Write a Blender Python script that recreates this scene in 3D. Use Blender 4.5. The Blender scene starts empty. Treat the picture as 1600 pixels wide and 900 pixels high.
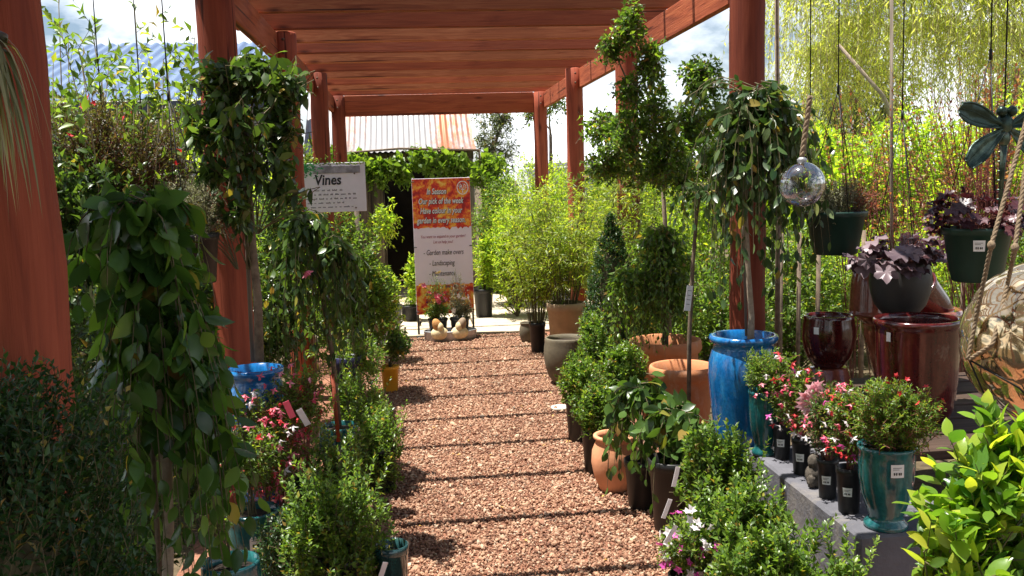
import bpy, math, random
import numpy as np
from mathutils import Vector, Matrix

R = math.radians
scene = bpy.context.scene
COL = scene.collection

# ------------------------------------------------------------------ camera
CAM_H = 1.55
FPX = 1500.0
def _n(v):
    v = np.asarray(v, float); return v / np.linalg.norm(v)
YC = _n(((640 - 800) / FPX, (450 - 285) / FPX, -1))
ZC = _n(np.cross((1, 0.03, 0), YC))
XC = np.cross(YC, ZC)
def ray(px, py):
    v = np.array(((px - 800) / FPX, (450 - py) / FPX, -1.0))
    return np.array((v @ XC, v @ YC, v @ ZC))
def W(px, py, d):
    """world point seen at a photo pixel, d metres along the path"""
    r = ray(px, py); r = r * (d / r[1])
    return np.array((r[0], r[1], r[2] + CAM_H))
def G(px, d):
    """ground point under photo column px at distance d (column taken at the horizon side)"""
    p = W(px, 600, d); return np.array((p[0], p[1], 0.0))
def GZ(px, py, z=0.0):
    """point of the horizontal plane z seen at a photo pixel"""
    r = ray(px, py); k = (z - CAM_H) / r[2]; return np.array((r[0] * k, r[1] * k, z))
def Wx(px, d): return W(px, 600, d)[0]
def Wz(px, py, d): return W(px, py, d)[2]

cd = bpy.data.cameras.new('camera')
cam = bpy.data.objects.new('camera', cd); COL.objects.link(cam)
cd.sensor_width = 36; cd.lens = 36 * FPX / 1600
cd.clip_start = 0.05; cd.clip_end = 2000
cam.matrix_world = Matrix(((XC[0], XC[1], XC[2], 0), (YC[0], YC[1], YC[2], 0), (ZC[0], ZC[1], ZC[2], CAM_H), (0, 0, 0, 1)))
scene.camera = cam

# ------------------------------------------------------------------ light
SUN = _n((-0.265, 0.045, 0.957))
EL = math.asin(SUN[2]); AZ = math.atan2(SUN[0], SUN[1])
sl = bpy.data.lights.new('sun', 'SUN'); sl.energy = 5.0; sl.angle = R(0.5); sl.color = (1.0, 0.95, 0.87)
so = bpy.data.objects.new('sun', sl); COL.objects.link(so)
so.rotation_euler = Vector(-SUN).to_track_quat('-Z', 'Y').to_euler(); so.location = (-3, 3, 9)

wd = bpy.data.worlds.new('World'); scene.world = wd; wd.use_nodes = True
nt = wd.node_tree; nt.nodes.clear()
def wn(t): return nt.nodes.new(t)
out = wn('ShaderNodeOutputWorld'); bg = wn('ShaderNodeBackground'); sky = wn('ShaderNodeTexSky')
sky.sky_type = 'NISHITA'; sky.sun_disc = False; sky.sun_elevation = EL; sky.sun_rotation = AZ
sky.air_density = 1.0; sky.dust_density = 1.2; sky.ozone_density = 1.3
tc = wn('ShaderNodeTexCoord'); mp = wn('ShaderNodeMapping'); mp.inputs['Scale'].default_value = (1.6, 1.6, 3.6)
mp.inputs['Location'].default_value = (0.35, 0.1, 0.2)
nz = wn('ShaderNodeTexNoise'); nz.inputs['Scale'].default_value = 2.6; nz.inputs['Detail'].default_value = 9; nz.inputs['Roughness'].default_value = 0.55
cr = wn('ShaderNodeValToRGB'); cr.color_ramp.elements[0].position = 0.42; cr.color_ramp.elements[1].position = 0.56
mx = wn('ShaderNodeMix'); mx.data_type = 'RGBA'; mx.inputs[7].default_value = (14.0, 14.5, 15.2, 1)
nt.links.new(tc.outputs['Generated'], mp.inputs[0]); nt.links.new(mp.outputs[0], nz.inputs['Vector'])
nt.links.new(nz.outputs['Fac'], cr.inputs[0])
sep = wn('ShaderNodeSeparateXYZ'); nt.links.new(tc.outputs['Generated'], sep.inputs[0])
el = wn('ShaderNodeMapRange'); el.interpolation_type = 'SMOOTHSTEP'; el.inputs[1].default_value = .3; el.inputs[2].default_value = .6; el.inputs[3].default_value = 1; el.inputs[4].default_value = .06
nt.links.new(sep.outputs[2], el.inputs[0]); ml = wn('ShaderNodeMath'); ml.operation = 'MULTIPLY'
nt.links.new(cr.outputs[0], ml.inputs[0]); nt.links.new(el.outputs[0], ml.inputs[1]); nt.links.new(ml.outputs[0], mx.inputs[0])
nt.links.new(sky.outputs[0], mx.inputs[6]); nt.links.new(mx.outputs[2], bg.inputs[0])
bg.inputs[1].default_value = 0.055; nt.links.new(bg.outputs[0], out.inputs[0])
vs = scene.view_settings
vs.view_transform = 'Standard'; vs.look = 'None'; vs.gamma = 1; vs.exposure = 1.2; vs.use_curve_mapping = False

# ------------------------------------------------------------------ materials
def lin(h):
    h = h.lstrip('#'); c = [int(h[i:i + 2], 16) / 255 for i in (0, 2, 4)]
    return tuple((x / 12.92 if x <= .04045 else ((x + .055) / 1.055) ** 2.4) for x in c)
def newmat(name):
    m = bpy.data.materials.new(name); m.use_nodes = True
    return m, m.node_tree, m.node_tree.nodes['Principled BSDF'], m.node_tree.nodes['Material Output']
def ramp(t, stops):
    r = t.nodes.new('ShaderNodeValToRGB'); e = r.color_ramp.elements
    while len(e) > len(stops): e.remove(e[-1])
    while len(e) < len(stops): e.new(1.0)
    for k, (p, c) in enumerate(stops):
        e[k].position = p; e[k].color = (*c, 1)
    return r
def noise(t, scale, detail=4, vec=None, rough=.55, dist=0):
    n = t.nodes.new('ShaderNodeTexNoise'); n.inputs['Scale'].default_value = scale; n.inputs['Detail'].default_value = detail
    n.inputs['Roughness'].default_value = rough; n.inputs['Distortion'].default_value = dist
    if vec is not None: t.links.new(vec, n.inputs['Vector'])
    return n
def objvec(t, sc=(1, 1, 1), loc=(0, 0, 0)):
    c = t.nodes.new('ShaderNodeTexCoord'); m = t.nodes.new('ShaderNodeMapping')
    m.inputs['Scale'].default_value = sc; m.inputs['Location'].default_value = loc
    t.links.new(c.outputs['Object'], m.inputs[0]); return m.outputs[0]
def bump(t, b, h, strength=.3, dist=.01):
    n = t.nodes.new('ShaderNodeBump'); n.inputs['Strength'].default_value = strength; n.inputs['Distance'].default_value = dist
    t.links.new(h, n.inputs['Height']); t.links.new(n.outputs[0], b.inputs['Normal'])

def leaf_mat(name, c1, c2, rough=.38, trans=.32, tc=None, c3=None, spec=.45):
    m, t, b, o = newmat(name)
    g = t.nodes.new('ShaderNodeNewGeometry')
    st = [(0, c1), (.75, c2)] if c3 is None else [(0, c1), (.7, c2), (1, c3)]
    if c2[1] > c2[0] * 1.25 and c2[1] < .26: st = [(0, c1), (.7, c2), (.955, c3 or c2), (.97, (.3, .26, .05)), (1, (.2, .12, .04))]
    r = ramp(t, st); t.links.new(g.outputs['Random Per Island'], r.inputs[0])
    t.links.new(r.outputs[0], b.inputs['Base Color'])
    b.inputs['Roughness'].default_value = rough; b.inputs['Specular IOR Level'].default_value = spec
    tr = t.nodes.new('ShaderNodeBsdfTranslucent')
    k = t.nodes.new('ShaderNodeMix'); k.data_type = 'RGBA'; k.blend_type = 'MULTIPLY'; k.inputs[0].default_value = 1
    tc = tc or (2.6, 2.5, .9)
    k.inputs[7].default_value = (*tc, 1); t.links.new(r.outputs[0], k.inputs[6]); t.links.new(k.outputs[2], tr.inputs[0])
    ms = t.nodes.new('ShaderNodeMixShader'); ms.inputs[0].default_value = trans
    t.links.new(b.outputs[0], ms.inputs[1]); t.links.new(tr.outputs[0], ms.inputs[2]); t.links.new(ms.outputs[0], o.inputs[0])
    return m
def wood_mat(name, axis, dark, mid, light, rough=.75, scale=1.0):
    m, t, b, o = newmat(name)
    s = [14 * scale] * 3; s[axis] = 0.9 * scale
    v = objvec(t, tuple(s)); n = noise(t, 1.6, 6, v, .6, 1.2)
    r = ramp(t, [(.25, dark), (.5, mid), (.75, light)]); t.links.new(n.outputs['Fac'], r.inputs[0])
    s2 = [60 * scale] * 3; s2[axis] = 2.2
    n2 = noise(t, 2.0, 4, objvec(t, tuple(s2)), .6)
    # knots
    s3 = [7.0] * 3; s3[axis] = 2.2
    vo = t.nodes.new('ShaderNodeTexVoronoi'); vo.inputs['Scale'].default_value = 1.0; t.links.new(objvec(t, tuple(s3)), vo.inputs['Vector'])
    kr = ramp(t, [(.06, (.25, .22, .22)), (.1, (.6, .55, .52)), (.17, (1, 1, 1))]); t.links.new(vo.outputs['Distance'], kr.inputs[0])
    mk = t.nodes.new('ShaderNodeMix'); mk.data_type = 'RGBA'; mk.blend_type = 'MULTIPLY'; mk.inputs[0].default_value = 1
    t.links.new(r.outputs[0], mk.inputs[6]); t.links.new(kr.outputs[0], mk.inputs[7])
    s4 = [26.0 * scale] * 3; s4[axis] = .55
    ck = noise(t, 1.0, 2, objvec(t, tuple(s4), (3.1, 1.7, .4)), .4); ckr = ramp(t, [(.34, (.3, .28, .27)), (.365, (1, 1, 1))]); t.links.new(ck.outputs['Fac'], ckr.inputs[0])
    mkc = t.nodes.new('ShaderNodeMix'); mkc.data_type = 'RGBA'; mkc.blend_type = 'MULTIPLY'; mkc.inputs[0].default_value = 1
    t.links.new(mk.outputs[2], mkc.inputs[6]); t.links.new(ckr.outputs[0], mkc.inputs[7]); mk = mkc
    wv = noise(t, .9, 3, objvec(t), .5)
    wr = ramp(t, [(.3, (.72, .7, .7)), (.7, (1.1, 1.1, 1.1))]); t.links.new(wv.outputs['Fac'], wr.inputs[0])
    mk2 = t.nodes.new('ShaderNodeMix'); mk2.data_type = 'RGBA'; mk2.blend_type = 'MULTIPLY'; mk2.inputs[0].default_value = 1
    t.links.new(mk.outputs[2], mk2.inputs[6]); t.links.new(wr.outputs[0], mk2.inputs[7])
    oi = t.nodes.new('ShaderNodeObjectInfo'); rr_ = ramp(t, [(0, (.7, .68, .66)), (.5, (1, 1, 1)), (1, (1.3, 1.35, 1.35))]); t.links.new(oi.outputs['Random'], rr_.inputs[0])
    mk3 = t.nodes.new('ShaderNodeMix'); mk3.data_type = 'RGBA'; mk3.blend_type = 'MULTIPLY'; mk3.inputs[0].default_value = 1
    t.links.new(mk2.outputs[2], mk3.inputs[6]); t.links.new(rr_.outputs[0], mk3.inputs[7])
    t.links.new(mk3.outputs[2], b.inputs['Base Color']); b.inputs['Roughness'].default_value = rough
    b.inputs['Specular IOR Level'].default_value = .25
    bump(t, b, n2.outputs['Fac'], .55, .006)
    return m
def plain_mat(name, c, rough=.6, metal=0., var=.25, sc=8, bs=.15, bd=.004, spec=.4, coat=0, stain=None):
    m, t, b, o = newmat(name)
    n = noise(t, sc, 6, objvec(t), .6)
    r = ramp(t, [(.3, tuple(x * (1 - var) for x in c)), (.7, tuple(min(1, x * (1 + var)) for x in c))])
    t.links.new(n.outputs['Fac'], r.inputs[0]); t.links.new(r.outputs[0], b.inputs['Base Color'])
    b.inputs['Roughness'].default_value = rough; b.inputs['Metallic'].default_value = metal
    b.inputs['Specular IOR Level'].default_value = spec; b.inputs['Coat Weight'].default_value = coat; b.inputs['Coat Roughness'].default_value = .06
    if stain:
        pm = noise(t, 1.0, 8, objvec(t, stain[0]), .7, .5); pr = ramp(t, [(stain[1], (0, 0, 0)), (stain[1] + .14, (stain[2],) * 3)]); t.links.new(pm.outputs['Fac'], pr.inputs[0])
        k2 = t.nodes.new('ShaderNodeMix'); k2.data_type = 'RGBA'; k2.inputs[7].default_value = (*stain[3], 1); t.links.new(pr.outputs[0], k2.inputs[0]); t.links.new(r.outputs[0], k2.inputs[6]); t.links.new(k2.outputs[2], b.inputs['Base Color'])
    n2 = noise(t, sc * 8, 4, objvec(t), .6); bump(t, b, n2.outputs['Fac'], bs, bd)
    return m
def glaze_mat(name, c, dark, light, rough=.16):
    m, t, b, o = newmat(name)
    n = noise(t, 1.0, 6, objvec(t, (16, 16, 3.2)), .65, .8)
    r = ramp(t, [(.25, dark), (.5, c), (.78, light)]); t.links.new(n.outputs['Fac'], r.inputs[0])
    sp = noise(t, 90, 3, objvec(t), .5); spr = ramp(t, [(.35, (.75, .75, .75)), (.6, (1.05, 1.05, 1.05))]); t.links.new(sp.outputs['Fac'], spr.inputs[0])
    k = t.nodes.new('ShaderNodeMix'); k.data_type = 'RGBA'; k.blend_type = 'MULTIPLY'; k.inputs[0].default_value = .8
    t.links.new(r.outputs[0], k.inputs[6]); t.links.new(spr.outputs[0], k.inputs[7]); pm = noise(t, 1.0, 7, objvec(t, (11, 11, 5)), .7, .3); pr = ramp(t, [(.6, (0, 0, 0)), (.74, (.5, .5, .5))]); t.links.new(pm.outputs['Fac'], pr.inputs[0])
    k2 = t.nodes.new('ShaderNodeMix'); k2.data_type = 'RGBA'; k2.inputs[7].default_value = (.3, .26, .21, 1); t.links.new(pr.outputs[0], k2.inputs[0]); t.links.new(k.outputs[2], k2.inputs[6])
    t.links.new(k2.outputs[2], b.inputs['Base Color']); b.inputs['Roughness'].default_value = rough; b.inputs['Coat Weight'].default_value = .5; b.inputs['Coat Roughness'].default_value = .07
    n3 = noise(t, 14, 3, objvec(t), .5); bump(t, b, n3.outputs['Fac'], .12, .01)
    return m

M = {}
RD, RM, RL = (.22, .05, .024), (.42, .105, .045), (.54, .165, .07)
M['post'] = wood_mat('stained_post', 2, (.17, .036, .019), (.28, .062, .03), (.36, .088, .042))
M['beam'] = wood_mat('stained_beam', 1, RD, RM, RL)
M['rafter'] = wood_mat('stained_rafter', 0, RD, RM, RL)
M['rafter_rough'] = wood_mat('rough_sawn_rafter', 0, (.26, .07, .03), (.44, .14, .058), (.58, .23, .1), scale=1.6)
M['old_wood'] = wood_mat('weathered_timber', 2, (.09, .07, .055), (.2, .16, .12), (.3, .25, .2))
M['trunk'] = plain_mat('bark', (.17, .125, .085), .85, var=.4, sc=30, bs=.6)
M['trunk_pale'] = plain_mat('pale_bark', (.32, .25, .18), .85, var=.3, sc=40, bs=.5)
M['twig'] = plain_mat('twig', (.12, .1, .05), .8, var=.3, sc=60)
M['twig_red'] = plain_mat('red_twig', (.2, .07, .05), .8, var=.3, sc=60)
M['soil'] = plain_mat('potting_soil', (.045, .03, .02), .95, var=.5, sc=60, bs=1, bd=.01)
M['black'] = plain_mat('black_plastic', (.012, .012, .013), .45, var=.25, sc=12, bs=.06, stain=((9, 9, 5), .56, .3, (.12, .095, .07)))
M['green_plastic'] = plain_mat('dark_green_plastic', (.012, .042, .03), .4, var=.2, sc=12, bs=.05)
M['terra'] = plain_mat('terracotta', (.5, .2, .085), .8, var=.16, sc=7, bs=.3, stain=((8, 8, 4), .54, .55, (.55, .42, .32)))
M['terra_pale'] = plain_mat('pale_terracotta', (.64, .29, .15), .78, var=.14, sc=7, bs=.3, stain=((8, 8, 4), .55, .5, (.3, .17, .1)))
M['teal'] = glaze_mat('teal_glaze', (.012, .1, .105), (.006, .04, .05), (.05, .2, .2))
M['teal_dark'] = glaze_mat('dark_teal_glaze', (.012, .045, .048), (.006, .02, .022), (.03, .09, .09))
M['blue'] = glaze_mat('blue_glaze', (.008, .13, .37), (.006, .065, .22), (.035, .24, .5))
M['red'] = glaze_mat('oxblood_glaze', (.07, .008, .008), (.03, .004, .005), (.12, .024, .016))
M['brown'] = glaze_mat('brown_glaze', (.24, .065, .04), (.13, .03, .02), (.36, .12, .07))
M['darkgrey'] = plain_mat('charcoal_pot', (.03, .03, .03), .5, var=.3, sc=9)
M['navy'] = plain_mat('navy_pot', (.03, .03, .09), .4, var=.3, sc=9)
M['yellow'] = plain_mat('yellow_pot', (.75, .36, .03), .4, var=.12, sc=9)
M['olive'] = plain_mat('olive_stone_pot', (.12, .1, .065), .75, var=.3, sc=9, bs=.4)
M['sand'] = plain_mat('sandstone_pot', (.36, .26, .16), .85, var=.2, sc=9, bs=.4)
M['plinth'] = plain_mat('painted_block', (.105, .105, .122), .8, var=.25, sc=5, bs=.7, bd=.006, stain=((5, 5, 2.5), .52, .6, (.2, .18, .16)))
M['white'] = plain_mat('white_plastic', (.78, .78, .77), .5, var=.05, sc=9, bs=.03)
M['ink'] = plain_mat('ink', (.02, .02, .02), .7, var=.1)
M['ink_red'] = plain_mat('red_ink', (.35, .06, .08), .7, var=.1)
M['wire'] = plain_mat('black_wire', (.02, .02, .02), .5, metal=.5, var=.2)
M['rope'] = plain_mat('jute_rope', (.26, .19, .12), .95, var=.35, sc=120, bs=.8)
M['zinc'] = plain_mat('galvanised', (.42, .43, .44), .45, metal=.6, var=.2, sc=14)
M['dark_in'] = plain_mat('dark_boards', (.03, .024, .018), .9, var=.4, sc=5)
M['bench'] = wood_mat('bench_timber', 0, (.04, .025, .02), (.08, .05, .035), (.13, .085, .06))

M['lf_box'] = leaf_mat('box_leaf', (.05, .105, .018), (.12, .21, .035), .33, .38, c3=(.21, .3, .055))
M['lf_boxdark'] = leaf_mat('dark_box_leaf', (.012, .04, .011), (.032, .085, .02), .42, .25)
M['lf_weep'] = leaf_mat('weeping_leaf', (.022, .06, .014), (.07, .155, .03), .24, .34, c3=(.13, .23, .05))
M['lf_jar'] = leaf_mat('grey_green_weeping_leaf', (.02, .05, .016), (.055, .1, .03), .28, .25, c3=(.13, .17, .07))
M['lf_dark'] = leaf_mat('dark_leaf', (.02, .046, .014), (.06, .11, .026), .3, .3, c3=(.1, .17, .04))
M['lf_ficus'] = leaf_mat('ficus_leaf', (.03, .066, .016), (.07, .135, .028), .3, .3, c3=(.1, .17, .04))
M['lf_ficustree'] = leaf_mat('ficus_tree_leaf', (.04, .09, .017), (.11, .195, .034), .3, .42, c3=(.18, .27, .045))
M['lf_lime'] = leaf_mat('lime_leaf', (.12, .22, .024), (.25, .35, .04), .42, .52, c3=(.4, .44, .06))
M['lf_bamboo'] = leaf_mat('bamboo_leaf', (.1, .17, .022), (.21, .29, .034), .42, .5, c3=(.35, .37, .06))
M['lf_mid'] = leaf_mat('mid_leaf', (.045, .1, .018), (.12, .2, .033), .4, .42, c3=(.2, .28, .05))
M['lf_sun'] = leaf_mat('yellow_green_leaf', (.04, .12, .018), (.17, .29, .03), .28, .42, c3=(.42, .46, .06))
M['lf_grey'] = leaf_mat('grey_leaf', (.14, .15, .09), (.26, .26, .16), .6, .25, tc=(1.6, 1.6, 1.1))
M['lf_bronze'] = leaf_mat('bronze_leaf', (.035, .042, .018), (.085, .09, .032), .45, .3, c3=(.12, .075, .035))
M['lf_red'] = leaf_mat('red_leaf', (.12, .028, .022), (.25, .08, .04), .45, .35, c3=(.3, .2, .06), tc=(2, 1.2, 1))
M['lf_rust'] = leaf_mat('rust_leaf', (.14, .05, .025), (.28, .13, .05), .45, .4, c3=(.34, .27, .08), tc=(1.9, 1.4, 1))
M['lf_plum'] = leaf_mat('plum_leaf', (.035, .014, .018), (.085, .03, .035), .35, .22, c3=(.16, .1, .11), tc=(2, 1.0, 1.0))
M['lf_silver'] = leaf_mat('silver_plum_leaf', (.09, .06, .07), (.24, .18, .2), .38, .15, c3=(.05, .02, .025), tc=(1.6, 1.1, 1.1))
M['lf_willow'] = leaf_mat('willow_leaf', (.22, .28, .08), (.38, .43, .13), .45, .56, c3=(.55, .56, .26))
M['lf_gum'] = leaf_mat('grey_green_leaf', (.05, .075, .035), (.11, .14, .06), .5, .3)
M['lf_straw'] = leaf_mat('strappy_leaf', (.12, .14, .07), (.26, .26, .13), .5, .25)
M['lf_vine'] = leaf_mat('vine_leaf', (.07, .14, .022), (.17, .27, .04), .4, .42)
M['fl_pink'] = leaf_mat('pink_petal', (.62, .05, .12), (.8, .2, .28), .5, .3, tc=(1.2, 1, 1), c3=(.8, .4, .45))
M['fl_white'] = leaf_mat('white_petal', (.78, .7, .72), (.8, .78, .78), .5, .3, tc=(1.1, 1.05, 1.05))
M['fl_red'] = leaf_mat('red_petal', (.5, .02, .03), (.7, .06, .07), .5, .3, tc=(1.3, 1, 1))
M['fl_mag'] = leaf_mat('magenta_petal', (.55, .04, .3), (.7, .12, .45), .5, .3, tc=(1.2, 1, 1))
M['fl_yel'] = leaf_mat('yellow_petal', (.8, .5, .04), (.85, .68, .3), .5, .3, tc=(1.1, 1, 1))

# ------------------------------------------------------------------ mesh accumulation
class Acc:
    def __init__(s): s.V = []; s.F = []; s.n = 0
    def add(s, V, F, mi=0, smooth=True):
        V = np.asarray(V, float).reshape(-1, 3); F = np.asarray(F, int)
        s.V.append(V); s.F.append((F + s.n, mi, smooth)); s.n += len(V); return s
    def mesh(s, name):
        me = bpy.data.meshes.new(name)
        V = np.concatenate(s.V); me.vertices.add(len(V)); me.vertices.foreach_set('co', V.ravel().astype(np.float32))
        li = np.concatenate([f.ravel() for f, _, _ in s.F]); tot = np.concatenate([np.full(len(f), f.shape[1]) for f, _, _ in s.F])
        mi = np.concatenate([np.full(len(f), m) for f, m, _ in s.F]); sm = np.concatenate([np.full(len(f), x) for f, _, x in s.F])
        st = np.concatenate(([0], np.cumsum(tot)[:-1]))
        me.loops.add(len(li)); me.loops.foreach_set('vertex_index', li.astype(np.int32))
        me.polygons.add(len(tot)); me.polygons.foreach_set('loop_start', st.astype(np.int32))
        me.polygons.foreach_set('material_index', mi.astype(np.int32)); me.polygons.foreach_set('use_smooth', sm.astype(bool))
        me.update(calc_edges=True); return me

def tag(o, label=None, cat=None, group=None, kind=None):
    if label: o['label'] = label
    if cat: o['category'] = cat
    if group: o['group'] = group
    if kind: o['kind'] = kind
    return o
def obj(name, acc, mats, parent=None, loc=None):
    me = acc.mesh(name) if isinstance(acc, Acc) else acc
    if not isinstance(mats, (list, tuple)): mats = [mats]
    if len(me.materials): me.materials.clear()
    for m in mats: me.materials.append(M[m] if isinstance(m, str) else m)
    o = bpy.data.objects.new(name, me); COL.objects.link(o)
    if parent is not None: o.parent = parent
    if loc is not None: o.location = loc
    return o
def thing(name, label, cat, loc=(0, 0, 0), group=None, rz=0):
    o = bpy.data.objects.new(name, None); COL.objects.link(o); o.location = tuple(loc); o.rotation_euler = (0, 0, rz)
    o.empty_display_size = .1
    return tag(o, label, cat, group)
KIDS = {}
def copy_tree(o, parent=None):
    c = o.copy(); COL.objects.link(c)
    if parent is not None: c.parent = parent
    for ch in list(o.children): copy_tree(ch, c)
    return c
def put(src, loc, rz=0, sc=1, label=None, group=None):
    c = copy_tree(src); c.location = tuple(loc); c.rotation_euler = (0, 0, rz); c.scale = (sc,) * 3 if np.isscalar(sc) else sc
    if label: c['label'] = label
    if group: c['group'] = group
    return c

# ---- primitives
def box(a, c, s, mi=0, rot=None, bev=0.0):
    c = np.asarray(c, float); h = np.asarray(s, float) / 2
    if bev <= 0:
        V = np.array([(x, y, z) for x in (-1, 1) for y in (-1, 1) for z in (-1, 1)], float) * h
        F = [(0, 1, 3, 2), (4, 6, 7, 5), (0, 4, 5, 1), (2, 3, 7, 6), (0, 2, 6, 4), (1, 5, 7, 3)]
        if rot is not None: V = V @ np.array(rot).T
        return a.add(V + c, F, mi, False)
    b = min(bev, h.min() * .9); V = []; ix = {}
    for i, sg in enumerate([(x, y, z) for x in (-1, 1) for y in (-1, 1) for z in (-1, 1)]):
        for ax in range(3):
            p = [sg[k] * (h[k] - (0 if k == ax else b)) for k in range(3)]
            ix[(sg, ax)] = len(V); V.append(p)
    V = np.array(V); quads = []; tris = []
    for ax in range(3):
        o1, o2 = [k for k in range(3) if k != ax]
        for s0 in (-1, 1):
            def sg(u, v):
                q = [0] * 3; q[ax] = s0; q[o1] = u; q[o2] = v; return tuple(q)
            q = [ix[(sg(u, v), ax)] for u, v in ((-1, -1), (1, -1), (1, 1), (-1, 1))]
            quads.append(q)
    for ax in range(3):
        o1, o2 = [k for k in range(3) if k != ax]
        for u in (-1, 1):
            for v in (-1, 1):
                def sg2(w):
                    q = [0] * 3; q[ax] = w; q[o1] = u; q[o2] = v; return tuple(q)
                quads.append([ix[(sg2(-1), o1)], ix[(sg2(1), o1)], ix[(sg2(1), o2)], ix[(sg2(-1), o2)]])
    for sgn in [(x, y, z) for x in (-1, 1) for y in (-1, 1) for z in (-1, 1)]:
        tris.append([ix[(sgn, 0)], ix[(sgn, 1)], ix[(sgn, 2)]])
    def fix(fs):
        r = []
        for f in fs:
            p = V[list(f)]; nn = np.cross(p[1] - p[0], p[2] - p[0])
            r.append(f if nn @ p.mean(0) > 0 else f[::-1])
        return r
    quads = fix(quads); tris = fix(tris)
    if rot is not None: V = V @ np.array(rot).T
    n0 = a.n; a.add(V + c, quads, mi, False)
    a.F.append((np.array(tris) + n0, mi, False)); return a
def rotz(t): c, s = math.cos(t), math.sin(t); return np.array(((c, -s, 0), (s, c, 0), (0, 0, 1)))
def rotx(t): c, s = math.cos(t), math.sin(t); return np.array(((1, 0, 0), (0, c, -s), (0, s, c)))
def roty(t): c, s = math.cos(t), math.sin(t); return np.array(((c, 0, s), (0, 1, 0), (-s, 0, c)))
def lathe(a, prof, seg=40, c=(0, 0, 0), mi=0, wob=0, rng=None):
    prof = np.array(prof, float); n = len(prof); th = np.linspace(0, 2 * math.pi, seg, endpoint=False)
    V = np.stack([prof[:, None, 0] * np.cos(th), prof[:, None, 0] * np.sin(th), np.repeat(prof[:, 1:2], seg, 1)], -1)
    F = []
    for i in range(n - 1):
        for j in range(seg):
            k = (j + 1) % seg; F.append((i * seg + j, i * seg + k, (i + 1) * seg + k, (i + 1) * seg + j))
    return a.add(V.reshape(-1, 3) + np.array(c), F, mi, True)
def tube(a, pts, rad, sides=8, mi=0, cap=True):
    P = np.array(pts, float); n = len(P); rad = np.broadcast_to(np.asarray(rad, float), (n,)) if np.ndim(rad) else np.full(n, rad)
    T = np.gradient(P, axis=0); T /= np.linalg.norm(T, axis=1)[:, None] + 1e-9
    ref = np.array((0, 0, 1.)) if abs(T[0][2]) < .8 else np.array((1., 0, 0))
    V = []
    u = np.cross(T[0], ref); u /= np.linalg.norm(u)
    for i in range(n):
        u = u - T[i] * (u @ T[i]); u /= np.linalg.norm(u) + 1e-9; w = np.cross(T[i], u)
        th = np.linspace(0, 2 * math.pi, sides, endpoint=False)
        V.append(P[i] + rad[i] * (np.cos(th)[:, None] * u + np.sin(th)[:, None] * w))
    F = [(i * sides + j, i * sides + (j + 1) % sides, (i + 1) * sides + (j + 1) % sides, (i + 1) * sides + j) for i in range(n - 1) for j in range(sides)]
    n0 = a.n; a.add(np.concatenate(V), F, mi, True)
    if cap:
        a.F.append((np.array([[n0 + j for j in range(sides)][::-1]]), mi, False))
        a.F.append((np.array([[n0 + (n - 1) * sides + j for j in range(sides)]]), mi, False))
    return a
def ball(a, c, r, mi=0, seg=20, rings=12, rot=None):
    r = np.broadcast_to(np.asarray(r, float), (3,))
    ph = np.linspace(0, math.pi, rings + 1); th = np.linspace(0, 2 * math.pi, seg, endpoint=False)
    V = np.stack([np.sin(ph)[:, None] * np.cos(th), np.sin(ph)[:, None] * np.sin(th), np.repeat(-np.cos(ph)[:, None], seg, 1)], -1).reshape(-1, 3) * r
    if rot is not None: V = V @ np.array(rot).T
    F = [(i * seg + j, i * seg + (j + 1) % seg, (i + 1) * seg + (j + 1) % seg, (i + 1) * seg + j) for i in range(rings) for j in range(seg)]
    return a.add(V + np.array(c), F, mi, True)

# ---- leaves
def leaf_simple(fold=.12, curl=-.12):
    V = np.array([(0, 0, 0), (-.5, .42, fold), (0, .45, 0), (.5, .42, fold), (0, 1, curl)])
    return V, np.array([(0, 2, 1), (0, 3, 2), (2, 4, 1), (2, 3, 4)])
def leaf_fine(ws=((0, .03), (.12, .3), (.32, .5), (.55, .49), (.78, .3), (.92, .12)), fold=.1, curl=.22, stalk=.12):
    V = [(0, -stalk, 0)]; F = []
    for y, w in ws: 
        z = -curl * y * y
        V += [(-w, y, z + fold * w * 2 - .35 * w * w), (0, y, z), (w, y, z + fold * w * 2 - .35 * w * w)]
    V.append((0, 1.02, -curl * 1.05)); n = len(ws); L = len(V) - 1
    F += [(0, 2, 1), (0, 3, 2)]
    for i in range(n - 1):
        a_, b_ = 1 + 3 * i, 4 + 3 * i
        for q in ((a_, a_ + 1, b_ + 1), (a_, b_ + 1, b_), (a_ + 1, a_ + 2, b_ + 2), (a_ + 1, b_ + 2, b_ + 1)): F.append(q)
    e = 1 + 3 * (n - 1); F += [(e, e + 1, L), (e + 1, e + 2, L)]
    return np.array(V), np.array(F)
def leaf_lobed(nl=5, ruff=.1):
    k = nl * 4; V = [(0, .42, -.06)]; 
    for i in range(k + 1):
        th = -math.pi * .5 + .35 + (2 * math.pi - .7) * i / k
        r = .46 + .09 * math.cos(i * math.pi * 2 / 4) ; 
        V.append((r * math.cos(th) * 1.05, .45 + r * math.sin(th), ruff * math.sin(i * 1.9) - .05))
    V.append((0, 0, -.05)); F = [(0, i, i + 1) for i in range(1, k + 1)] + [(0, k + 1, k + 2), (0, k + 2, 1)]
    return np.array(V), np.array(F)
LS = leaf_simple(); LSF = leaf_simple(.05, -.25); LF = leaf_fine(); LFW = leaf_fine(((0, .04), (.12, .29), (.3, .47), (.52, .5), (.74, .37), (.9, .16)), .12, .22, .2)
LLOB = leaf_lobed(); LFD = leaf_fine(((0, .06), (.2, .3), (.5, .5), (.8, .3)), .08, .3, 0)
LMID = leaf_fine(((0, .05), (.3, .48), (.65, .4)), .1, .2, .1)
Z3 = np.array((0, 0, 1.))
def nrm(v): return v / (np.linalg.norm(v, axis=-1, keepdims=True) + 1e-9)
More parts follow.
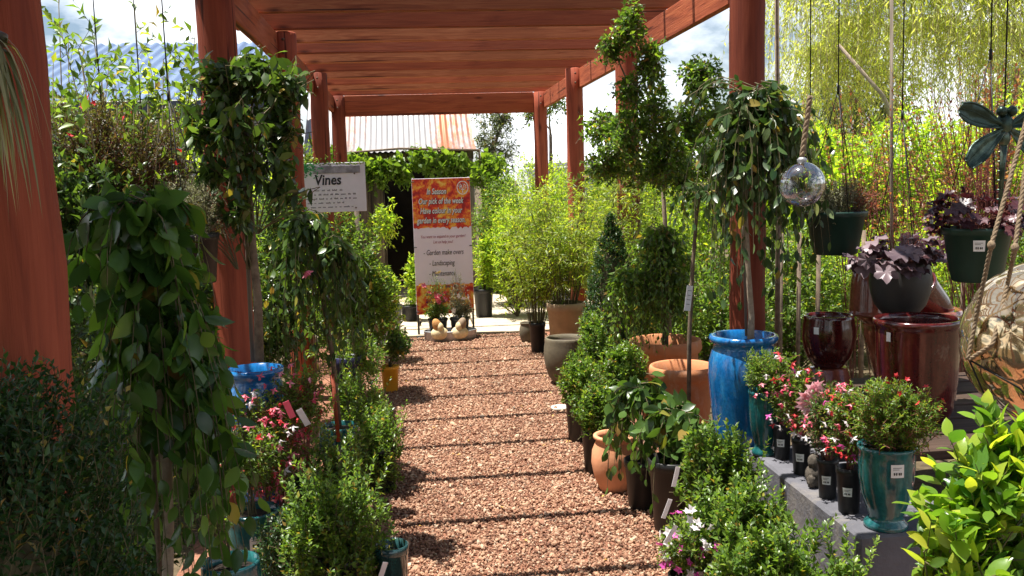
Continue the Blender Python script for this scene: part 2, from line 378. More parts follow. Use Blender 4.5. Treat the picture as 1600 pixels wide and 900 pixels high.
def leaves(a, P, A, N, L, w, T, mi=0):
    Tv, Tf = T; k = len(Tv); n = len(P)
    Y = nrm(A); Zv = N - (N * Y).sum(-1, keepdims=True) * Y; Zv = nrm(Zv + 1e-6); X = np.cross(Y, Zv)
    w = np.broadcast_to(np.asarray(w, float), (n,))
    V = P[:, None] + L[:, None, None] * (Tv[None, :, 0, None] * (w[:, None, None] * X[:, None]) + Tv[None, :, 1, None] * Y[:, None] + Tv[None, :, 2, None] * Zv[:, None])
    F = (Tf[None] + (np.arange(n) * k)[:, None, None]).reshape(-1, 3)
    a.add(V.reshape(-1, 3), F, mi, True)
def bez(P0, P1, P2, t):
    t = t[..., None]; return (1 - t) ** 2 * P0[:, None] + 2 * t * (1 - t) * P1[:, None] + t * t * P2[:, None]
def bezd(P0, P1, P2, t):
    t = t[..., None]; return nrm(2 * (1 - t) * (P1 - P0)[:, None] + 2 * t * (P2 - P1)[:, None])
def twigs(a, rng, P0, P1, P2, nl, ll, lw, T=LS, ang=55, nup=.6, down=0, r=.0015, mi=0, tmi=1, t0=.15, wood=True, jit=.3, seg=3):
    N = len(P0)
    t = np.clip(np.linspace(t0, 1, nl)[None] + rng.uniform(-.5, .5, (N, nl)) / nl, 0, 1)
    B = bez(P0, P1, P2, t); D = bezd(P0, P1, P2, t)
    ref = np.where(np.abs(D[..., 2:3]) > .9, np.array((1., 0, 0)), Z3)
    e1 = nrm(np.cross(D, ref)); e2 = np.cross(D, e1)
    ph = np.arange(nl)[None] * 2.4 + rng.uniform(0, 6.28, (N, 1)) + rng.normal(0, .3, (N, nl))
    rad = np.cos(ph)[..., None] * e1 + np.sin(ph)[..., None] * e2
    al = R(ang) * (1 - .55 * t ** 3)[..., None]
    A = nrm(D * np.cos(al) + rad * np.sin(al) - Z3 * down + rng.normal(0, jit * .5, B.shape))
    Nn = nrm(nup * Z3 + (1 - nup) * D + rng.normal(0, jit, B.shape))
    L = ll * rng.uniform(.65, 1.2, (N, nl)) * (1 - .3 * t ** 4)
    leaves(a, B.reshape(-1, 3), A.reshape(-1, 3), Nn.reshape(-1, 3), L.ravel(), lw, T, mi)
    if wood: sticks(a, P0, P1, P2, r, tmi, seg)
def sticks(a, P0, P1, P2, r, mi=1, seg=3):
    N = len(P0); t = np.broadcast_to(np.linspace(0, 1, seg + 1)[None], (N, seg + 1)); B = bez(P0, P1, P2, t); D = bezd(P0, P1, P2, t)
    ref = np.where(np.abs(D[..., 2:3]) > .9, np.array((1., 0, 0)), Z3); e1 = nrm(np.cross(D, ref)); e2 = np.cross(D, e1)
    rr = (r * (1 - .6 * t))[..., None]; th = (0, 2.094, 4.189)
    V = np.stack([B + rr * (math.cos(x) * e1 + math.sin(x) * e2) for x in th], 2)
    f = []
    for i in range(seg):
        for j in range(3): f.append((i * 3 + j, i * 3 + (j + 1) % 3, i * 3 + 3 + (j + 1) % 3, i * 3 + 3 + j))
    f = np.array(f); k = (seg + 1) * 3
    a.add(V.reshape(-1, 3), (f[None] + (np.arange(N) * k)[:, None, None]).reshape(-1, 4), mi, True)
def unit(rng, n): return nrm(rng.normal(0, 1, (n, 3)))
def bush(a, rng, c, Rr, n, tl, nl, ll, lw=.5, T=LS, up=.5, out=.8, rnd=.4, fill=.5, lump=.35, ang=55, droop=0, nup=.6, r=.0016, mi=0, tmi=1, zmin=None, shape=None, t0=.15, down=0, wood=True):
    c = np.asarray(c, float); Rr = np.broadcast_to(np.asarray(Rr, float), (3,))
    u = unit(rng, n); K = unit(rng, 12); d = (u @ K.T).max(1)
    s = 1 - lump + lump * 1.25 * np.clip((d - .45) / .5, 0, 1) + rng.normal(0, .05, n)
    q = (fill + (1 - fill) * rng.uniform(0, 1, n) ** .5) * s
    tip = c + u * Rr * q[:, None]
    if shape == 'cone':
        h = rng.uniform(0, 1, n) ** 1.5; th = rng.uniform(0, 6.28, n); rr = (1 - h ** 1.6) ** .8 * (fill + (1 - fill) * rng.uniform(0, 1, n) ** .5)
        u = np.stack([np.cos(th), np.sin(th), .25 + 0 * h], 1); tip = c + np.stack([np.cos(th) * rr * Rr[0], np.sin(th) * rr * Rr[1], (h * 2 - 1) * Rr[2]], 1)
    if zmin is not None:
        k = tip[:, 2] > zmin; u, tip = u[k], tip[k]; n = len(u)
    D = nrm(out * u + up * Z3 + rng.normal(0, rnd, (n, 3)))
    L = tl * rng.uniform(.6, 1.35, n)[:, None]
    P0 = tip - D * L; P2 = tip - Z3 * droop * L; P1 = (P0 + tip) / 2 + rng.normal(0, .08, (n, 3)) * L + Z3 * droop * L * .4
    twigs(a, rng, P0, P1, P2, nl, ll, lw, T, ang, nup, down, r, mi, tmi, t0, wood)
    return P0
def limbs(a, rng, base, ends, r, mi=1, bow=.15):
    ends = np.asarray(ends, float); n = len(ends); P0 = np.broadcast_to(np.asarray(base, float), (n, 3)) + rng.normal(0, .006, (n, 3)) * np.array((1, 1, .2))
    mid = (P0 + ends) / 2; mid = mid + rng.normal(0, bow * .3, (n, 3)) * np.linalg.norm(ends - P0, axis=1)[:, None]
    mid[:, :2] = mid[:, :2] * .7 + P0[:, :2] * .3
    sticks(a, P0, mid, ends, r, mi, 5)
def weep(a, rng, top, n, rad, length, rise, nl, ll, lw, T, ang=40, nup=.25, down=.5, r=.002, arc=(0, 6.28), mi=0, tmi=1, jit=.3, lenvar=.35, radvar=.5, splay=(.95, 1.25)):
    top = np.asarray(top, float); th = rng.uniform(arc[0], arc[1], n); rr = rad * (1 - radvar * rng.uniform(0, 1, n)); L = length * (1 - lenvar * rng.uniform(0, 1, n))
    o = np.stack([np.cos(th), np.sin(th), 0 * th], 1)
    P0 = top + rng.normal(0, .03, (n, 3)); P1 = top + o * (rr * splay[0])[:, None] + Z3 * (rise * rng.uniform(.5, 1.2, n))[:, None]
    P2 = top + o * (rr * rng.uniform(.72, 1, n) * splay[1])[:, None] - Z3 * L[:, None]
    twigs(a, rng, P0, P1, P2, nl, ll, lw, T, ang, nup, down, r, mi, tmi, .12, True, jit, 6)
def blossoms(a, rng, P, size, np_=5, mi=0, face=None, open_=.6, w=.7):
    n = len(P); ax = nrm((face if face is not None else Z3 * .5 + rng.normal(0, .6, (n, 3))) + rng.normal(0, .2, (n, 3)))
    ref = np.where(np.abs(ax[:, 2:3]) > .9, np.array((1., 0, 0)), Z3); e1 = nrm(np.cross(ax, ref)); e2 = np.cross(ax, e1)
    for k in range(np_):
        th = 6.2832 * k / np_ + rng.uniform(0, .3, n); rd = np.cos(th)[:, None] * e1 + np.sin(th)[:, None] * e2
        leaves(a, P, nrm(rd * open_ + ax * (1 - open_)), ax, size * rng.uniform(.8, 1.2, n), w, LSF, mi)

# ---- pots
def pot_prof(style, r, h):
    t = max(.006, r * .055)
    if style == 'nursery':
        p = [(0, 0), (.74 * r, 0), (.77 * r, .02 * h), (.93 * r, .86 * h), (.99 * r, .865 * h), (r, .99 * h), (r - .004, h), (r - .007, h), (.93 * r - .006, .8 * h)]
    elif style == 'belly':
        p = [(0, 0), (.6 * r, 0), (.66 * r, .03 * h), (.9 * r, .28 * h), (r, .52 * h), (.96 * r, .72 * h), (.8 * r, .88 * h), (.79 * r, .91 * h), (.9 * r, .95 * h), (.9 * r, .99 * h), (.87 * r, h), (.74 * r, h), (.72 * r, .9 * h), (.8 * r, .78 * h)]
    elif style == 'jar':
        p = [(0, 0), (.6 * r, 0), (.63 * r, .01 * h), (.72 * r, .2 * h), (.84 * r, .45 * h), (.95 * r, .66 * h), (r, .78 * h), (.98 * r, .85 * h), (.88 * r, .92 * h), (.84 * r, .935 * h), (.84 * r, .955 * h), (.95 * r, .965 * h), (.97 * r, .985 * h), (.94 * r, h), (.8 * r, h), (.78 * r, .9 * h)]
    elif style == 'urn':
        p = [(0, 0), (.72 * r, 0), (.76 * r, .02 * h), (.74 * r, .06 * h), (.6 * r, .1 * h), (.57 * r, .14 * h), (.64 * r, .2 * h), (.84 * r, .4 * h), (.94 * r, .62 * h), (.95 * r, .8 * h), (.95 * r, .93 * h), (1.0 * r, .96 * h), (1.0 * r, .99 * h), (.96 * r, h), (.86 * r, h), (.84 * r, .88 * h)]
    elif style == 'bowl':
        p = [(0, 0), (.55 * r, 0), (.6 * r, .03 * h), (.76 * r, .3 * h), (.88 * r, .66 * h), (.91 * r, .8 * h), (.9 * r, .83 * h), (.99 * r, .86 * h), (r, .93 * h), (.98 * r, .99 * h), (.94 * r, h), (.84 * r, h), (.8 * r, .86 * h)]
    elif style == 'planter':
        p = [(0, 0), (.5 * r, 0), (.53 * r, .02 * h), (.68 * r, .22 * h), (.82 * r, .5 * h), (.89 * r, .76 * h), (.89 * r, .85 * h), (.95 * r, .865 * h), (r, .9 * h), (r, .96 * h), (.97 * r, .995 * h), (.93 * r, h), (.86 * r, .99 * h), (.82 * r, .86 * h)]
    elif style == 'round':
        p = [(0, 0), (.5 * r, 0), (.56 * r, .02 * h), (.82 * r, .2 * h), (.95 * r, .42 * h), (r, .62 * h), (.98 * r, .8 * h), (.93 * r, .93 * h), (.93 * r, .98 * h), (.9 * r, h), (.84 * r, h), (.84 * r, .88 * h)]
    elif style == 'cyl':
        p = [(0, 0), (.6 * r, 0), (.68 * r, .02 * h), (.82 * r, .15 * h), (.9 * r, .4 * h), (.95 * r, .9 * h), (.96 * r, .93 * h), (r, .95 * h), (r, .985 * h), (.98 * r, h), (.9 * r, h), (.88 * r, .95 * h), (.84 * r, .45 * h), (.6 * r, .12 * h), (0, .1 * h)]
    elif style == 'basket':
        p = [(0, 0), (.62 * r, 0), (.68 * r, .03 * h), (.72 * r, .16 * h), (.735 * r, .17 * h), (.9 * r, .86 * h), (.98 * r, .87 * h), (r, .96 * h), (r, .99 * h), (.98 * r, h), (.93 * r, h), (.88 * r, .85 * h)]
    return p
SOILF = {'planter': (.83, .88), 'nursery': (.9, .84), 'belly': (.78, .8), 'jar': (.8, .93), 'urn': (.85, .9), 'bowl': (.82, .88), 'round': (.85, .9), 'basket': (.9, .88), 'cyl': (.8, .4)}
def add_pot(root, style, r, h, mat, soil=True, name='pot', z=0, seg=40, xy=(0, 0)):
    a = Acc(); lathe(a, pot_prof(style, r, h), seg); o = obj(name, a, mat, root, (xy[0], xy[1], z))
    if soil:
        s = Acc(); fr, fz = SOILF[style]; rr = fr * r
        lathe(s, [(rr, fz * h), (rr * .6, fz * h + .006), (0, fz * h + .01)], 24); obj('soil', s, 'soil', root, (xy[0], xy[1], z))
    return o
def label_on(pot, r, z, size, ang, mat='white', tilt=0.0, lines=True):
    """paper price label stuck on a pot: ang is the direction it faces, radians"""
    a = Acc(); w, h = size; n = 6
    th = np.linspace(-w / 2 / r, w / 2 / r, n)
    V = []; 
    for zz in (-h / 2, h / 2):
        rr = r + .0022 + (tilt * zz)
        for t in th: V.append((rr * math.cos(ang + t), rr * math.sin(ang + t), z + zz))
    for zz in (-h / 2, h / 2):
        rr = r + .0012 + (tilt * zz)
        for t in th: V.append((rr * math.cos(ang + t), rr * math.sin(ang + t), z + zz))
    F = [(i, i + 1, n + i + 1, n + i) for i in range(n - 1)]
    a.add(V, F, 0, True)
    if lines:
        def bar(u0, u1, zz, hh):
            t2 = np.linspace(u0 * w / r, u1 * w / r, 4); V2 = []
            for q in (-.5, .5):
                for t in t2: V2.append(((r + .0034 + tilt * zz * h) * math.cos(ang + t), (r + .0034 + tilt * zz * h) * math.sin(ang + t), z + zz * h + q * hh * h))
            a.add(V2, [(i, i + 1, 4 + i + 1, 4 + i) for i in range(3)], 1, True)
        bar(-.36, .3, .26, .035); bar(-.36, .12, .13, .035)
        for u in (-.3, -.14, .06, .2): bar(u, u + .1, -.2, .2)
    return obj('price_label', a, [mat, 'ink'], pot)
def trunk_part(root, pts, rad, mat='trunk', sides=10, name='trunk'):
    a = Acc(); tube(a, pts, rad, sides); return obj(name, a, mat, root)
def curve_pts(p0, p1, n=8, wob=.02, rng=None, pinch=True):
    p0, p1 = np.asarray(p0, float), np.asarray(p1, float); t = np.linspace(0, 1, n)[:, None]; P = p0 + (p1 - p0) * t
    if rng is not None:
        P[1:-1] += rng.normal(0, wob, (n - 2, 3)) * np.array((1, 1, .2))
    return P
def plant_tag(root, p, size=(.03, .09), rot=(0, 0, 0), mat='white', stick=0, lines=True):
    a = Acc(); rm = rotz(rot[2]) @ rotx(rot[0]) @ roty(rot[1])
    box(a, p, (size[0], .0016, size[1]), 0, rm)
    if lines:
        for k in range(4):
            q = np.asarray(p) + rm @ np.array((0, -.0016, size[1] * (.3 - .18 * k)))
            box(a, q, (size[0] * (.62 - .14 * (k % 2)), .0008, size[1] * .016), 1, rm)
    if stick: tube(a, [np.asarray(p) + rm @ np.array((0, 0, -size[1] / 2)), np.asarray(p) + rm @ np.array((0, 0, -size[1] / 2 - stick))], .0025, 5)
    return obj('plant_tag', a, [mat, 'ink'], root)

# ================================================================== SETTING
rng = np.random.default_rng(7)
def sheet(name, x0, x1, y0, y1, z, mat, kind='structure'):
    a = Acc(); a.add([(x0, y0, z), (x1, y0, z), (x1, y1, z), (x0, y1, z)], [(0, 1, 2, 3)], 0, False)
    return tag(obj(name, a, mat), kind=kind)
def ground_mat(name, stops, sc, bs=.8, bd=.02, rough=.95):
    m, t, b, o = newmat(name)
    n = noise(t, sc, 8, objvec(t), .65); n2 = noise(t, sc * .08, 4, objvec(t), .5)
    k = t.nodes.new('ShaderNodeMath'); k.operation = 'MULTIPLY_ADD'; k.inputs[1].default_value = .6
    t.links.new(n.outputs['Fac'], k.inputs[0])
    k2 = t.nodes.new('ShaderNodeMath'); k2.operation = 'MULTIPLY'; k2.inputs[1].default_value = .4; t.links.new(n2.outputs['Fac'], k2.inputs[0]); t.links.new(k2.outputs[0], k.inputs[2])
    r = ramp(t, stops); t.links.new(k.outputs[0], r.inputs[0]); t.links.new(r.outputs[0], b.inputs['Base Color'])
    b.inputs['Roughness'].default_value = rough; b.inputs['Specular IOR Level'].default_value = .15; bump(t, b, n.outputs['Fac'], bs, bd); return m
M['ground'] = ground_mat('mulch_ground', [(.3, (.04, .03, .02)), (.5, (.1, .075, .045)), (.7, (.17, .13, .08))], 18)
M['paving'] = ground_mat('pale_paving', [(.3, (.36, .29, .2)), (.5, (.5, .42, .31)), (.7, (.58, .5, .38))], 9, .4, .01)
M['gravel_bed'] = ground_mat('gravel_bed', [(.3, (.12, .055, .035)), (.5, (.26, .12, .075)), (.7, (.4, .2, .13))], 70, 1, .012)
def gravel_mat():
    m, t, b, o = newmat('gravel_stones')
    g = t.nodes.new('ShaderNodeNewGeometry')
    r = ramp(t, [(0, (.1, .045, .028)), (.18, (.22, .1, .06)), (.46, (.35, .185, .115)), (.7, (.44, .255, .16)), (.88, (.5, .33, .22)), (.95, (.6, .46, .33)), (1, (.17, .115, .085))])
    t.links.new(g.outputs['Random Per Island'], r.inputs[0])
    n = noise(t, 150, 3, objvec(t)); k = t.nodes.new('ShaderNodeMix'); k.data_type = 'RGBA'; k.blend_type = 'MULTIPLY'; k.inputs[0].default_value = 1
    r2 = ramp(t, [(.3, (.75, .75, .75)), (.7, (1.08, 1.06, 1.04))]); t.links.new(n.outputs['Fac'], r2.inputs[0])
    t.links.new(r.outputs[0], k.inputs[6]); t.links.new(r2.outputs[0], k.inputs[7]); t.links.new(k.outputs[2], b.inputs['Base Color'])
    n3 = noise(t, 1.3, 5, objvec(t), .6, .4); r3 = ramp(t, [(.32, (.78, .76, .74)), (.5, (1, 1, 1)), (.7, (1.12, 1.12, 1.1))]); t.links.new(n3.outputs['Fac'], r3.inputs[0])
    k3 = t.nodes.new('ShaderNodeMix'); k3.data_type = 'RGBA'; k3.blend_type = 'MULTIPLY'; k3.inputs[0].default_value = 1; t.links.new(k.outputs[2], k3.inputs[6]); t.links.new(r3.outputs[0], k3.inputs[7]); t.links.new(k3.outputs[2], b.inputs['Base Color'])
    b.inputs['Roughness'].default_value = .75; b.inputs['Specular IOR Level'].default_value = .3; return m
M['gravel'] = gravel_mat()
sheet('ground', -600, 600, -200, 1000, 0, 'ground')
sheet('gravel_path', -1.0, 1.75, -1.5, 9.55, .004, 'gravel_bed')
def paving_slabs():
    a = Acc(); r = np.random.default_rng(3)
    y = 9.56
    while y < 14.4:
        x = -2.6 + r.uniform(-.3, 0); h = .62
        while x < 3.2:
            w = r.uniform(.55, .95); box(a, (x + w / 2, y + h / 2, .012 + r.uniform(-.002, .003)), (w - .02, h - .02, .024), 0, None, .004); x += w
        y += h
    return a
tag(obj('paving', paving_slabs(), 'paving'), kind='structure')
# loose stones of the path
def stones():
    a = Acc(); r = np.random.default_rng(11)
    t = (1 + 5 ** .5) / 2
    V = np.array([(-1, t, 0), (1, t, 0), (-1, -t, 0), (1, -t, 0), (0, -1, t), (0, 1, t), (0, -1, -t), (0, 1, -t), (t, 0, -1), (t, 0, 1), (-t, 0, -1), (-t, 0, 1)]) / 1.9
    F = np.array([(0, 11, 5), (0, 5, 1), (0, 1, 7), (0, 7, 10), (0, 10, 11), (1, 5, 9), (5, 11, 4), (11, 10, 2), (10, 7, 6), (7, 1, 8), (3, 9, 4), (3, 4, 2), (3, 2, 6), (3, 6, 8), (3, 8, 9), (4, 9, 5), (2, 4, 11), (6, 2, 10), (8, 6, 7), (9, 8, 1)])
    n = 130000
    y = 2.4 + 7.1 * r.uniform(0, 1, n) ** 1.15; x = r.uniform(-.42, 1.3, n)
    s = r.lognormal(math.log(.0049), .36, n)
    sc = s[:, None] * np.stack([r.uniform(.8, 1.5, n), r.uniform(.7, 1.1, n), r.uniform(.5, .8, n)], 1)
    q = r.normal(0, 1, (n, 4)); q[:, 1:3] *= .35; q /= np.linalg.norm(q, axis=1)[:, None]
    w, i, j, k = q.T
    Rm = np.stack([np.stack([1 - 2 * (j * j + k * k), 2 * (i * j - k * w), 2 * (i * k + j * w)], -1), np.stack([2 * (i * j + k * w), 1 - 2 * (i * i + k * k), 2 * (j * k - i * w)], -1), np.stack([2 * (i * k - j * w), 2 * (j * k + i * w), 1 - 2 * (i * i + j * j)], -1)], 1)
    VV = (V[None] * (1 + r.normal(0, .12, (n, 12, 1)))) * sc[:, None]
    VV = np.einsum('nab,nkb->nka', Rm, VV) + np.stack([x, y, .006 + s * .35 + r.uniform(0, .006, n)], 1)[:, None]
    a.add(VV.reshape(-1, 3), (F[None] + (np.arange(n) * 12)[:, None, None]).reshape(-1, 3), 0, False)
    return a
tag(obj('gravel', stones(), 'gravel'), 'loose pinkish brown pebbles covering the path', kind='stuff')
def fallen():
    a = Acc(); r = np.random.default_rng(5); n = 46
    P = np.stack([r.uniform(-.1, 1.1, n), r.uniform(3, 9, n), np.full(n, .026)], 1)
    leaves(a, P, nrm(r.normal(0, 1, (n, 3)) * np.array((1, 1, .1))), Z3 + r.normal(0, .2, (n, 3)), r.uniform(.014, .03, n), .5, LS); return a
tag(obj('fallen_leaves', fallen(), leaf_mat('dry_leaf', (.45, .26, .06), (.6, .4, .1), .6, .2, c3=(.3, .18, .06))), 'dry yellowish leaves scattered on the gravel', kind='stuff')

# ---- pergola
PX0, PX1 = -.83, 1.65
PTOP = 2.61
perg = thing('pergola', 'red brown stained timber pergola of round posts, beams and rafters over the gravel path', 'pergola', (0, 0, 0))
def post(x, y, r=.08, z1=PTOP, lean=0):
    a = Acc(); rr = np.random.default_rng(int(y * 100 + x * 10)); n = 14
    z = np.linspace(0, z1, n); P = np.stack([x + lean * (z1 - z) + rr.normal(0, .002, n), y + rr.normal(0, .002, n), z], 1)
    rad = r * (1.06 - .06 * z / z1); P = np.vstack([P, P[-1] + (0, 0, .006)]); rad = np.append(rad, rad[-1] * .9)
    tube(a, P, rad, 24)
    # long drying cracks: thin dark slivers, sunk to the skin
    return obj('post', a, 'post', perg)
for x, y in [(PX0 + .045, 1.98), (PX0, 4.5), (PX0, 7.0), (PX0, 9.5), (PX0, 12.0), (PX1, 4.6), (PX1, 7.2), (PX1, 9.5), (PX1, 12.0)]:
    post(x, y, .084 if y > 3 else .09, PTOP + (0 if y > 3 else .0))
def post_bolts(x, y):
    for z in (2.47, 2.56):
        a = Acc(); ball(a, (x, y - .083, z), (.011, .008, .011), 0, 10, 6); obj('bolt', a, 'bolt', perg)
M['bolt'] = plain_mat('rusty_bolt', (.13, .08, .055), .6, metal=.6, var=.4, sc=60)
for x, y in [(PX0, 4.5), (PX0, 7.0), (PX0, 9.5), (PX0, 12.0), (PX1, 4.6), (PX1, 7.2), (PX1, 9.5), (PX1, 12.0)]: post_bolts(x, y)
def plank(c, s, seed):
    a = Acc(); box(a, c, s, 0, None, .004); return a
for x, sx in ((PX0, -1), (PX1, 1)):
    obj('beam', plank((x + sx * .062, 6.0, 2.515), (.045, 12.6, .185), 0), 'beam', perg)
y = 12.02; k = 0
while y > .3:
    rr = np.random.default_rng(k); x0 = PX0 - .3; x1 = PX1 + .24
    o = obj('rafter', plank((0, 0, 0), (x1 - x0, .045, .17), k), ('rafter', 'rafter_rough')[k % 2], perg, ((x0 + x1) / 2 + rr.uniform(-.03, .03), y + rr.uniform(-.012, .012), PTOP + .012 + .085))
    o.rotation_euler = (rr.normal(0, .022), 0, rr.normal(0, .003)); y -= .64; k += 1
obj('rafter', plank((0, 0, 0), (PX1 - PX0 - .17, .045, .25), 0), 'rafter', perg, ((PX0 + PX1) / 2, 12.0, 2.492))

# ---- corrugated sheets
def corrugated(a, x0, x1, prof, pitch=.076, amp=.010, th=.004, mi=0):
    nx = int((x1 - x0) / pitch * 6); xs = np.linspace(x0, x1, nx + 1); prof = np.array(prof); m = len(prof)
    h = amp * np.cos(2 * math.pi * xs / pitch)
    def layer(o): return np.stack([np.repeat(xs[:, None], m, 1), np.repeat(prof[None, :, 0], nx + 1, 0), prof[None, :, 1] + h[:, None] + o], -1).reshape(-1, 3)
    F = np.array([(i * m + j, (i + 1) * m + j, (i + 1) * m + j + 1, i * m + j + 1) for i in range(nx) for j in range(m - 1)])
    a.add(layer(0), F, mi, True); a.add(layer(-th), F[:, ::-1], mi, True); return a
def metal_roof_mat(name, c, rust=None):
    m, t, b, o = newmat(name)
    n = noise(t, 1.0, 7, objvec(t, (9, 1.3, 1.3)), .65); 
    r = ramp(t, [(.3, tuple(x * .82 for x in c)), (.7, c)]); t.links.new(n.outputs['Fac'], r.inputs[0]); col = r.outputs[0]
    if rust:
        sp = t.nodes.new('ShaderNodeSeparateXYZ'); t.links.new(objvec(t), sp.inputs[0])
        n1 = noise(t, 1.0, 3, objvec(t, (3.2, .12, .12)), .5); n2 = noise(t, 1.0, 8, objvec(t, (16, 5, 5)), .7)
        mr = t.nodes.new('ShaderNodeMapRange'); mr.inputs[1].default_value = .3; mr.inputs[2].default_value = .7; t.links.new(sp.outputs[0], mr.inputs[0])
        ad = t.nodes.new('ShaderNodeMath'); ad.operation = 'MULTIPLY_ADD'; ad.inputs[1].default_value = .17; t.links.new(mr.outputs[0], ad.inputs[0]); t.links.new(n1.outputs['Fac'], ad.inputs[2])
        a2 = t.nodes.new('ShaderNodeMath'); a2.operation = 'MULTIPLY_ADD'; a2.inputs[1].default_value = .5; t.links.new(n2.outputs['Fac'], a2.inputs[0]); t.links.new(ad.outputs[0], a2.inputs[2])
        rm = ramp(t, [(.82, (0, 0, 0)), (1.0, (1, 1, 1))]); t.links.new(a2.outputs[0], rm.inputs[0])
        k = t.nodes.new('ShaderNodeMix'); k.data_type = 'RGBA'; k.inputs[7].default_value = (.36, .13, .06, 1)
        t.links.new(rm.outputs[0], k.inputs[0]); t.links.new(col, k.inputs[6]); col = k.outputs[2]
    t.links.new(col, b.inputs['Base Color']); b.inputs['Roughness'].default_value = .5; b.inputs['Metallic'].default_value = .25; return m
M['rust_roof'] = metal_roof_mat('rusty_iron', (.34, .33, .33), True)
M['blue_roof'] = metal_roof_mat('pale_blue_iron', (.125, .185, .31))
M['white_roof'] = metal_roof_mat('white_iron', (.7, .74, .8))
M['wall_iron'] = metal_roof_mat('grey_iron_wall', (.3, .32, .36))

# ---- old shed at the end of the path
sx0, sx1 = Wx(490, 13.2), Wx(756, 13.2); ez = Wz(650, 236, 13.15)
shed = thing('old_shed', 'old timber shed with rusty curved corrugated iron roof and dark open doorway behind the banner', 'shed', (0, 13.3, 0))
a = Acc(); corrugated(a, sx0, sx1, [(-.15, ez), (.1, ez + .06), (.35, ez + .17), (.6, ez + .33), (.9, ez + .56), (1.4, ez + .98), (2.2, ez + 1.6)]); obj('roof', a, 'rust_roof', shed)
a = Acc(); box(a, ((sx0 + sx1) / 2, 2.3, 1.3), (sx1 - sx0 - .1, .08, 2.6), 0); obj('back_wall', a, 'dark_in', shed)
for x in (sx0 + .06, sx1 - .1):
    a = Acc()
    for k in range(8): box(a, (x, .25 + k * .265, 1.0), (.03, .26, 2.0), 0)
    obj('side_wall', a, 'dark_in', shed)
a = Acc(); box(a, ((sx0 + sx1) / 2, .0, ez - .07), (sx1 - sx0 - .06, .05, .11), 0, None, .004); obj('eave_beam', a, 'old_wood', shed)
a = Acc()
for k in range(5): box(a, (sx0 + .14 + k * .17, .06, .93), (.16, .03, 1.86), 0, None, .003)
obj('front_wall', a, 'old_wood', shed)
for px in (603, 741):
    a = Acc(); tube(a, [(Wx(px, 13.3), .0, 0), (Wx(px, 13.3) + .01, 0, 1), (Wx(px, 13.3), 0, ez - .12)], [.1, .095, .09], 12); obj('timber_post', a, 'old_wood', shed)

# ---- blue roofed building at the left
bz = Wz(250, 156, 10.9); bt = Wz(250, 68, 14.2)
bl = thing('metal_building', 'long low building with pale blue corrugated roof and dark gutter behind the left hand plants', 'building', (0, 10.9, 0))
a = Acc(); corrugated(a, -9.5, Wx(448, 10.9), [(0, bz), (1.6, bz + (bt - bz) * .5), (3.3, bt)], .15, .017); obj('roof', a, 'blue_roof', bl)
a = Acc(); 
nx = 700; xs = np.linspace(-9.3, Wx(448, 10.9) - .1, nx); hh = .25 + .012 * np.cos(xs * 2 * math.pi / .09)
V = np.concatenate([np.stack([xs, hh, np.zeros(nx)], 1), np.stack([xs, hh, np.full(nx, bz - .02)], 1)]); a.add(V, [(i, i + 1, nx + i + 1, nx + i) for i in range(nx - 1)], 0, True)
obj('wall', a, 'wall_iron', bl)
a = Acc(); x1 = Wx(448, 10.9) - .1; box(a, (x1, 1.8, bz / 2), (.05, 3.0, bz - .05), 0); obj('end_wall', a, 'wall_iron', bl)
a = Acc(); box(a, (-5.4, -.04, bz - .07), (8.1, .1, .12), 0, None, .01); obj('gutter', a, plain_mat('dark_gutter', (.04, .05, .08), .5), bl)

# ---- white roofed building far right
wz0, wz1 = Wz(900, 252, 22), Wz(900, 150, 26)
wb = thing('white_building', 'white metal roofed building far behind the right hand posts', 'building', (0, 22, 0))
a = Acc(); corrugated(a, Wx(828, 22), 6.8, [(0, wz0), (2.2, (wz0 + wz1) / 2), (4.2, wz1)], .2, .02); obj('roof', a, 'white_roof', wb)
a = Acc(); box(a, ((Wx(828, 22) + 6.8) / 2 + .1, 2.2, wz0 / 2 - .05), (6.8 - Wx(828, 22) - .4, 4, wz0 - .15), 0); obj('wall', a, plain_mat('white_wall', (.7, .72, .74), .7, var=.05), wb)
a = Acc(); box(a, ((Wx(828, 22) + 6.8) / 2, -.03, wz0 - .06), (6.8 - Wx(828, 22), .1, .1), 0, None, .01); obj('gutter', a, 'white', wb)

# ================================================================== SIGNS
def text(parent, body, loc, size, mat, shear=0.0, rot=(R(90), 0, 0), align='CENTER', bold=0.0, sx=1.0, name='lettering'):
    cu = bpy.data.curves.new('lettering', 'FONT'); cu.body = body; cu.size = size; cu.shear = shear; cu.align_x = align; cu.offset = bold
    cu.resolution_u = 3; cu.extrude = .0004
    t = bpy.data.objects.new('tmp', cu); COL.objects.link(t); bpy.context.view_layer.update()
    me = bpy.data.meshes.new_from_object(t.evaluated_get(bpy.context.evaluated_depsgraph_get()))
    bpy.data.objects.remove(t); bpy.data.curves.remove(cu)
    o = obj(name, me, mat, parent, loc); o.rotation_euler = rot; o.scale = (sx, 1, 1); return o
M['txt_white'] = plain_mat('white_print', (.8, .8, .78), .6, var=.02); M['txt_black'] = plain_mat('black_print', (.02, .02, .025), .6, var=.02); M['txt_red'] = plain_mat('red_print', (.35, .05, .1), .6, var=.02)
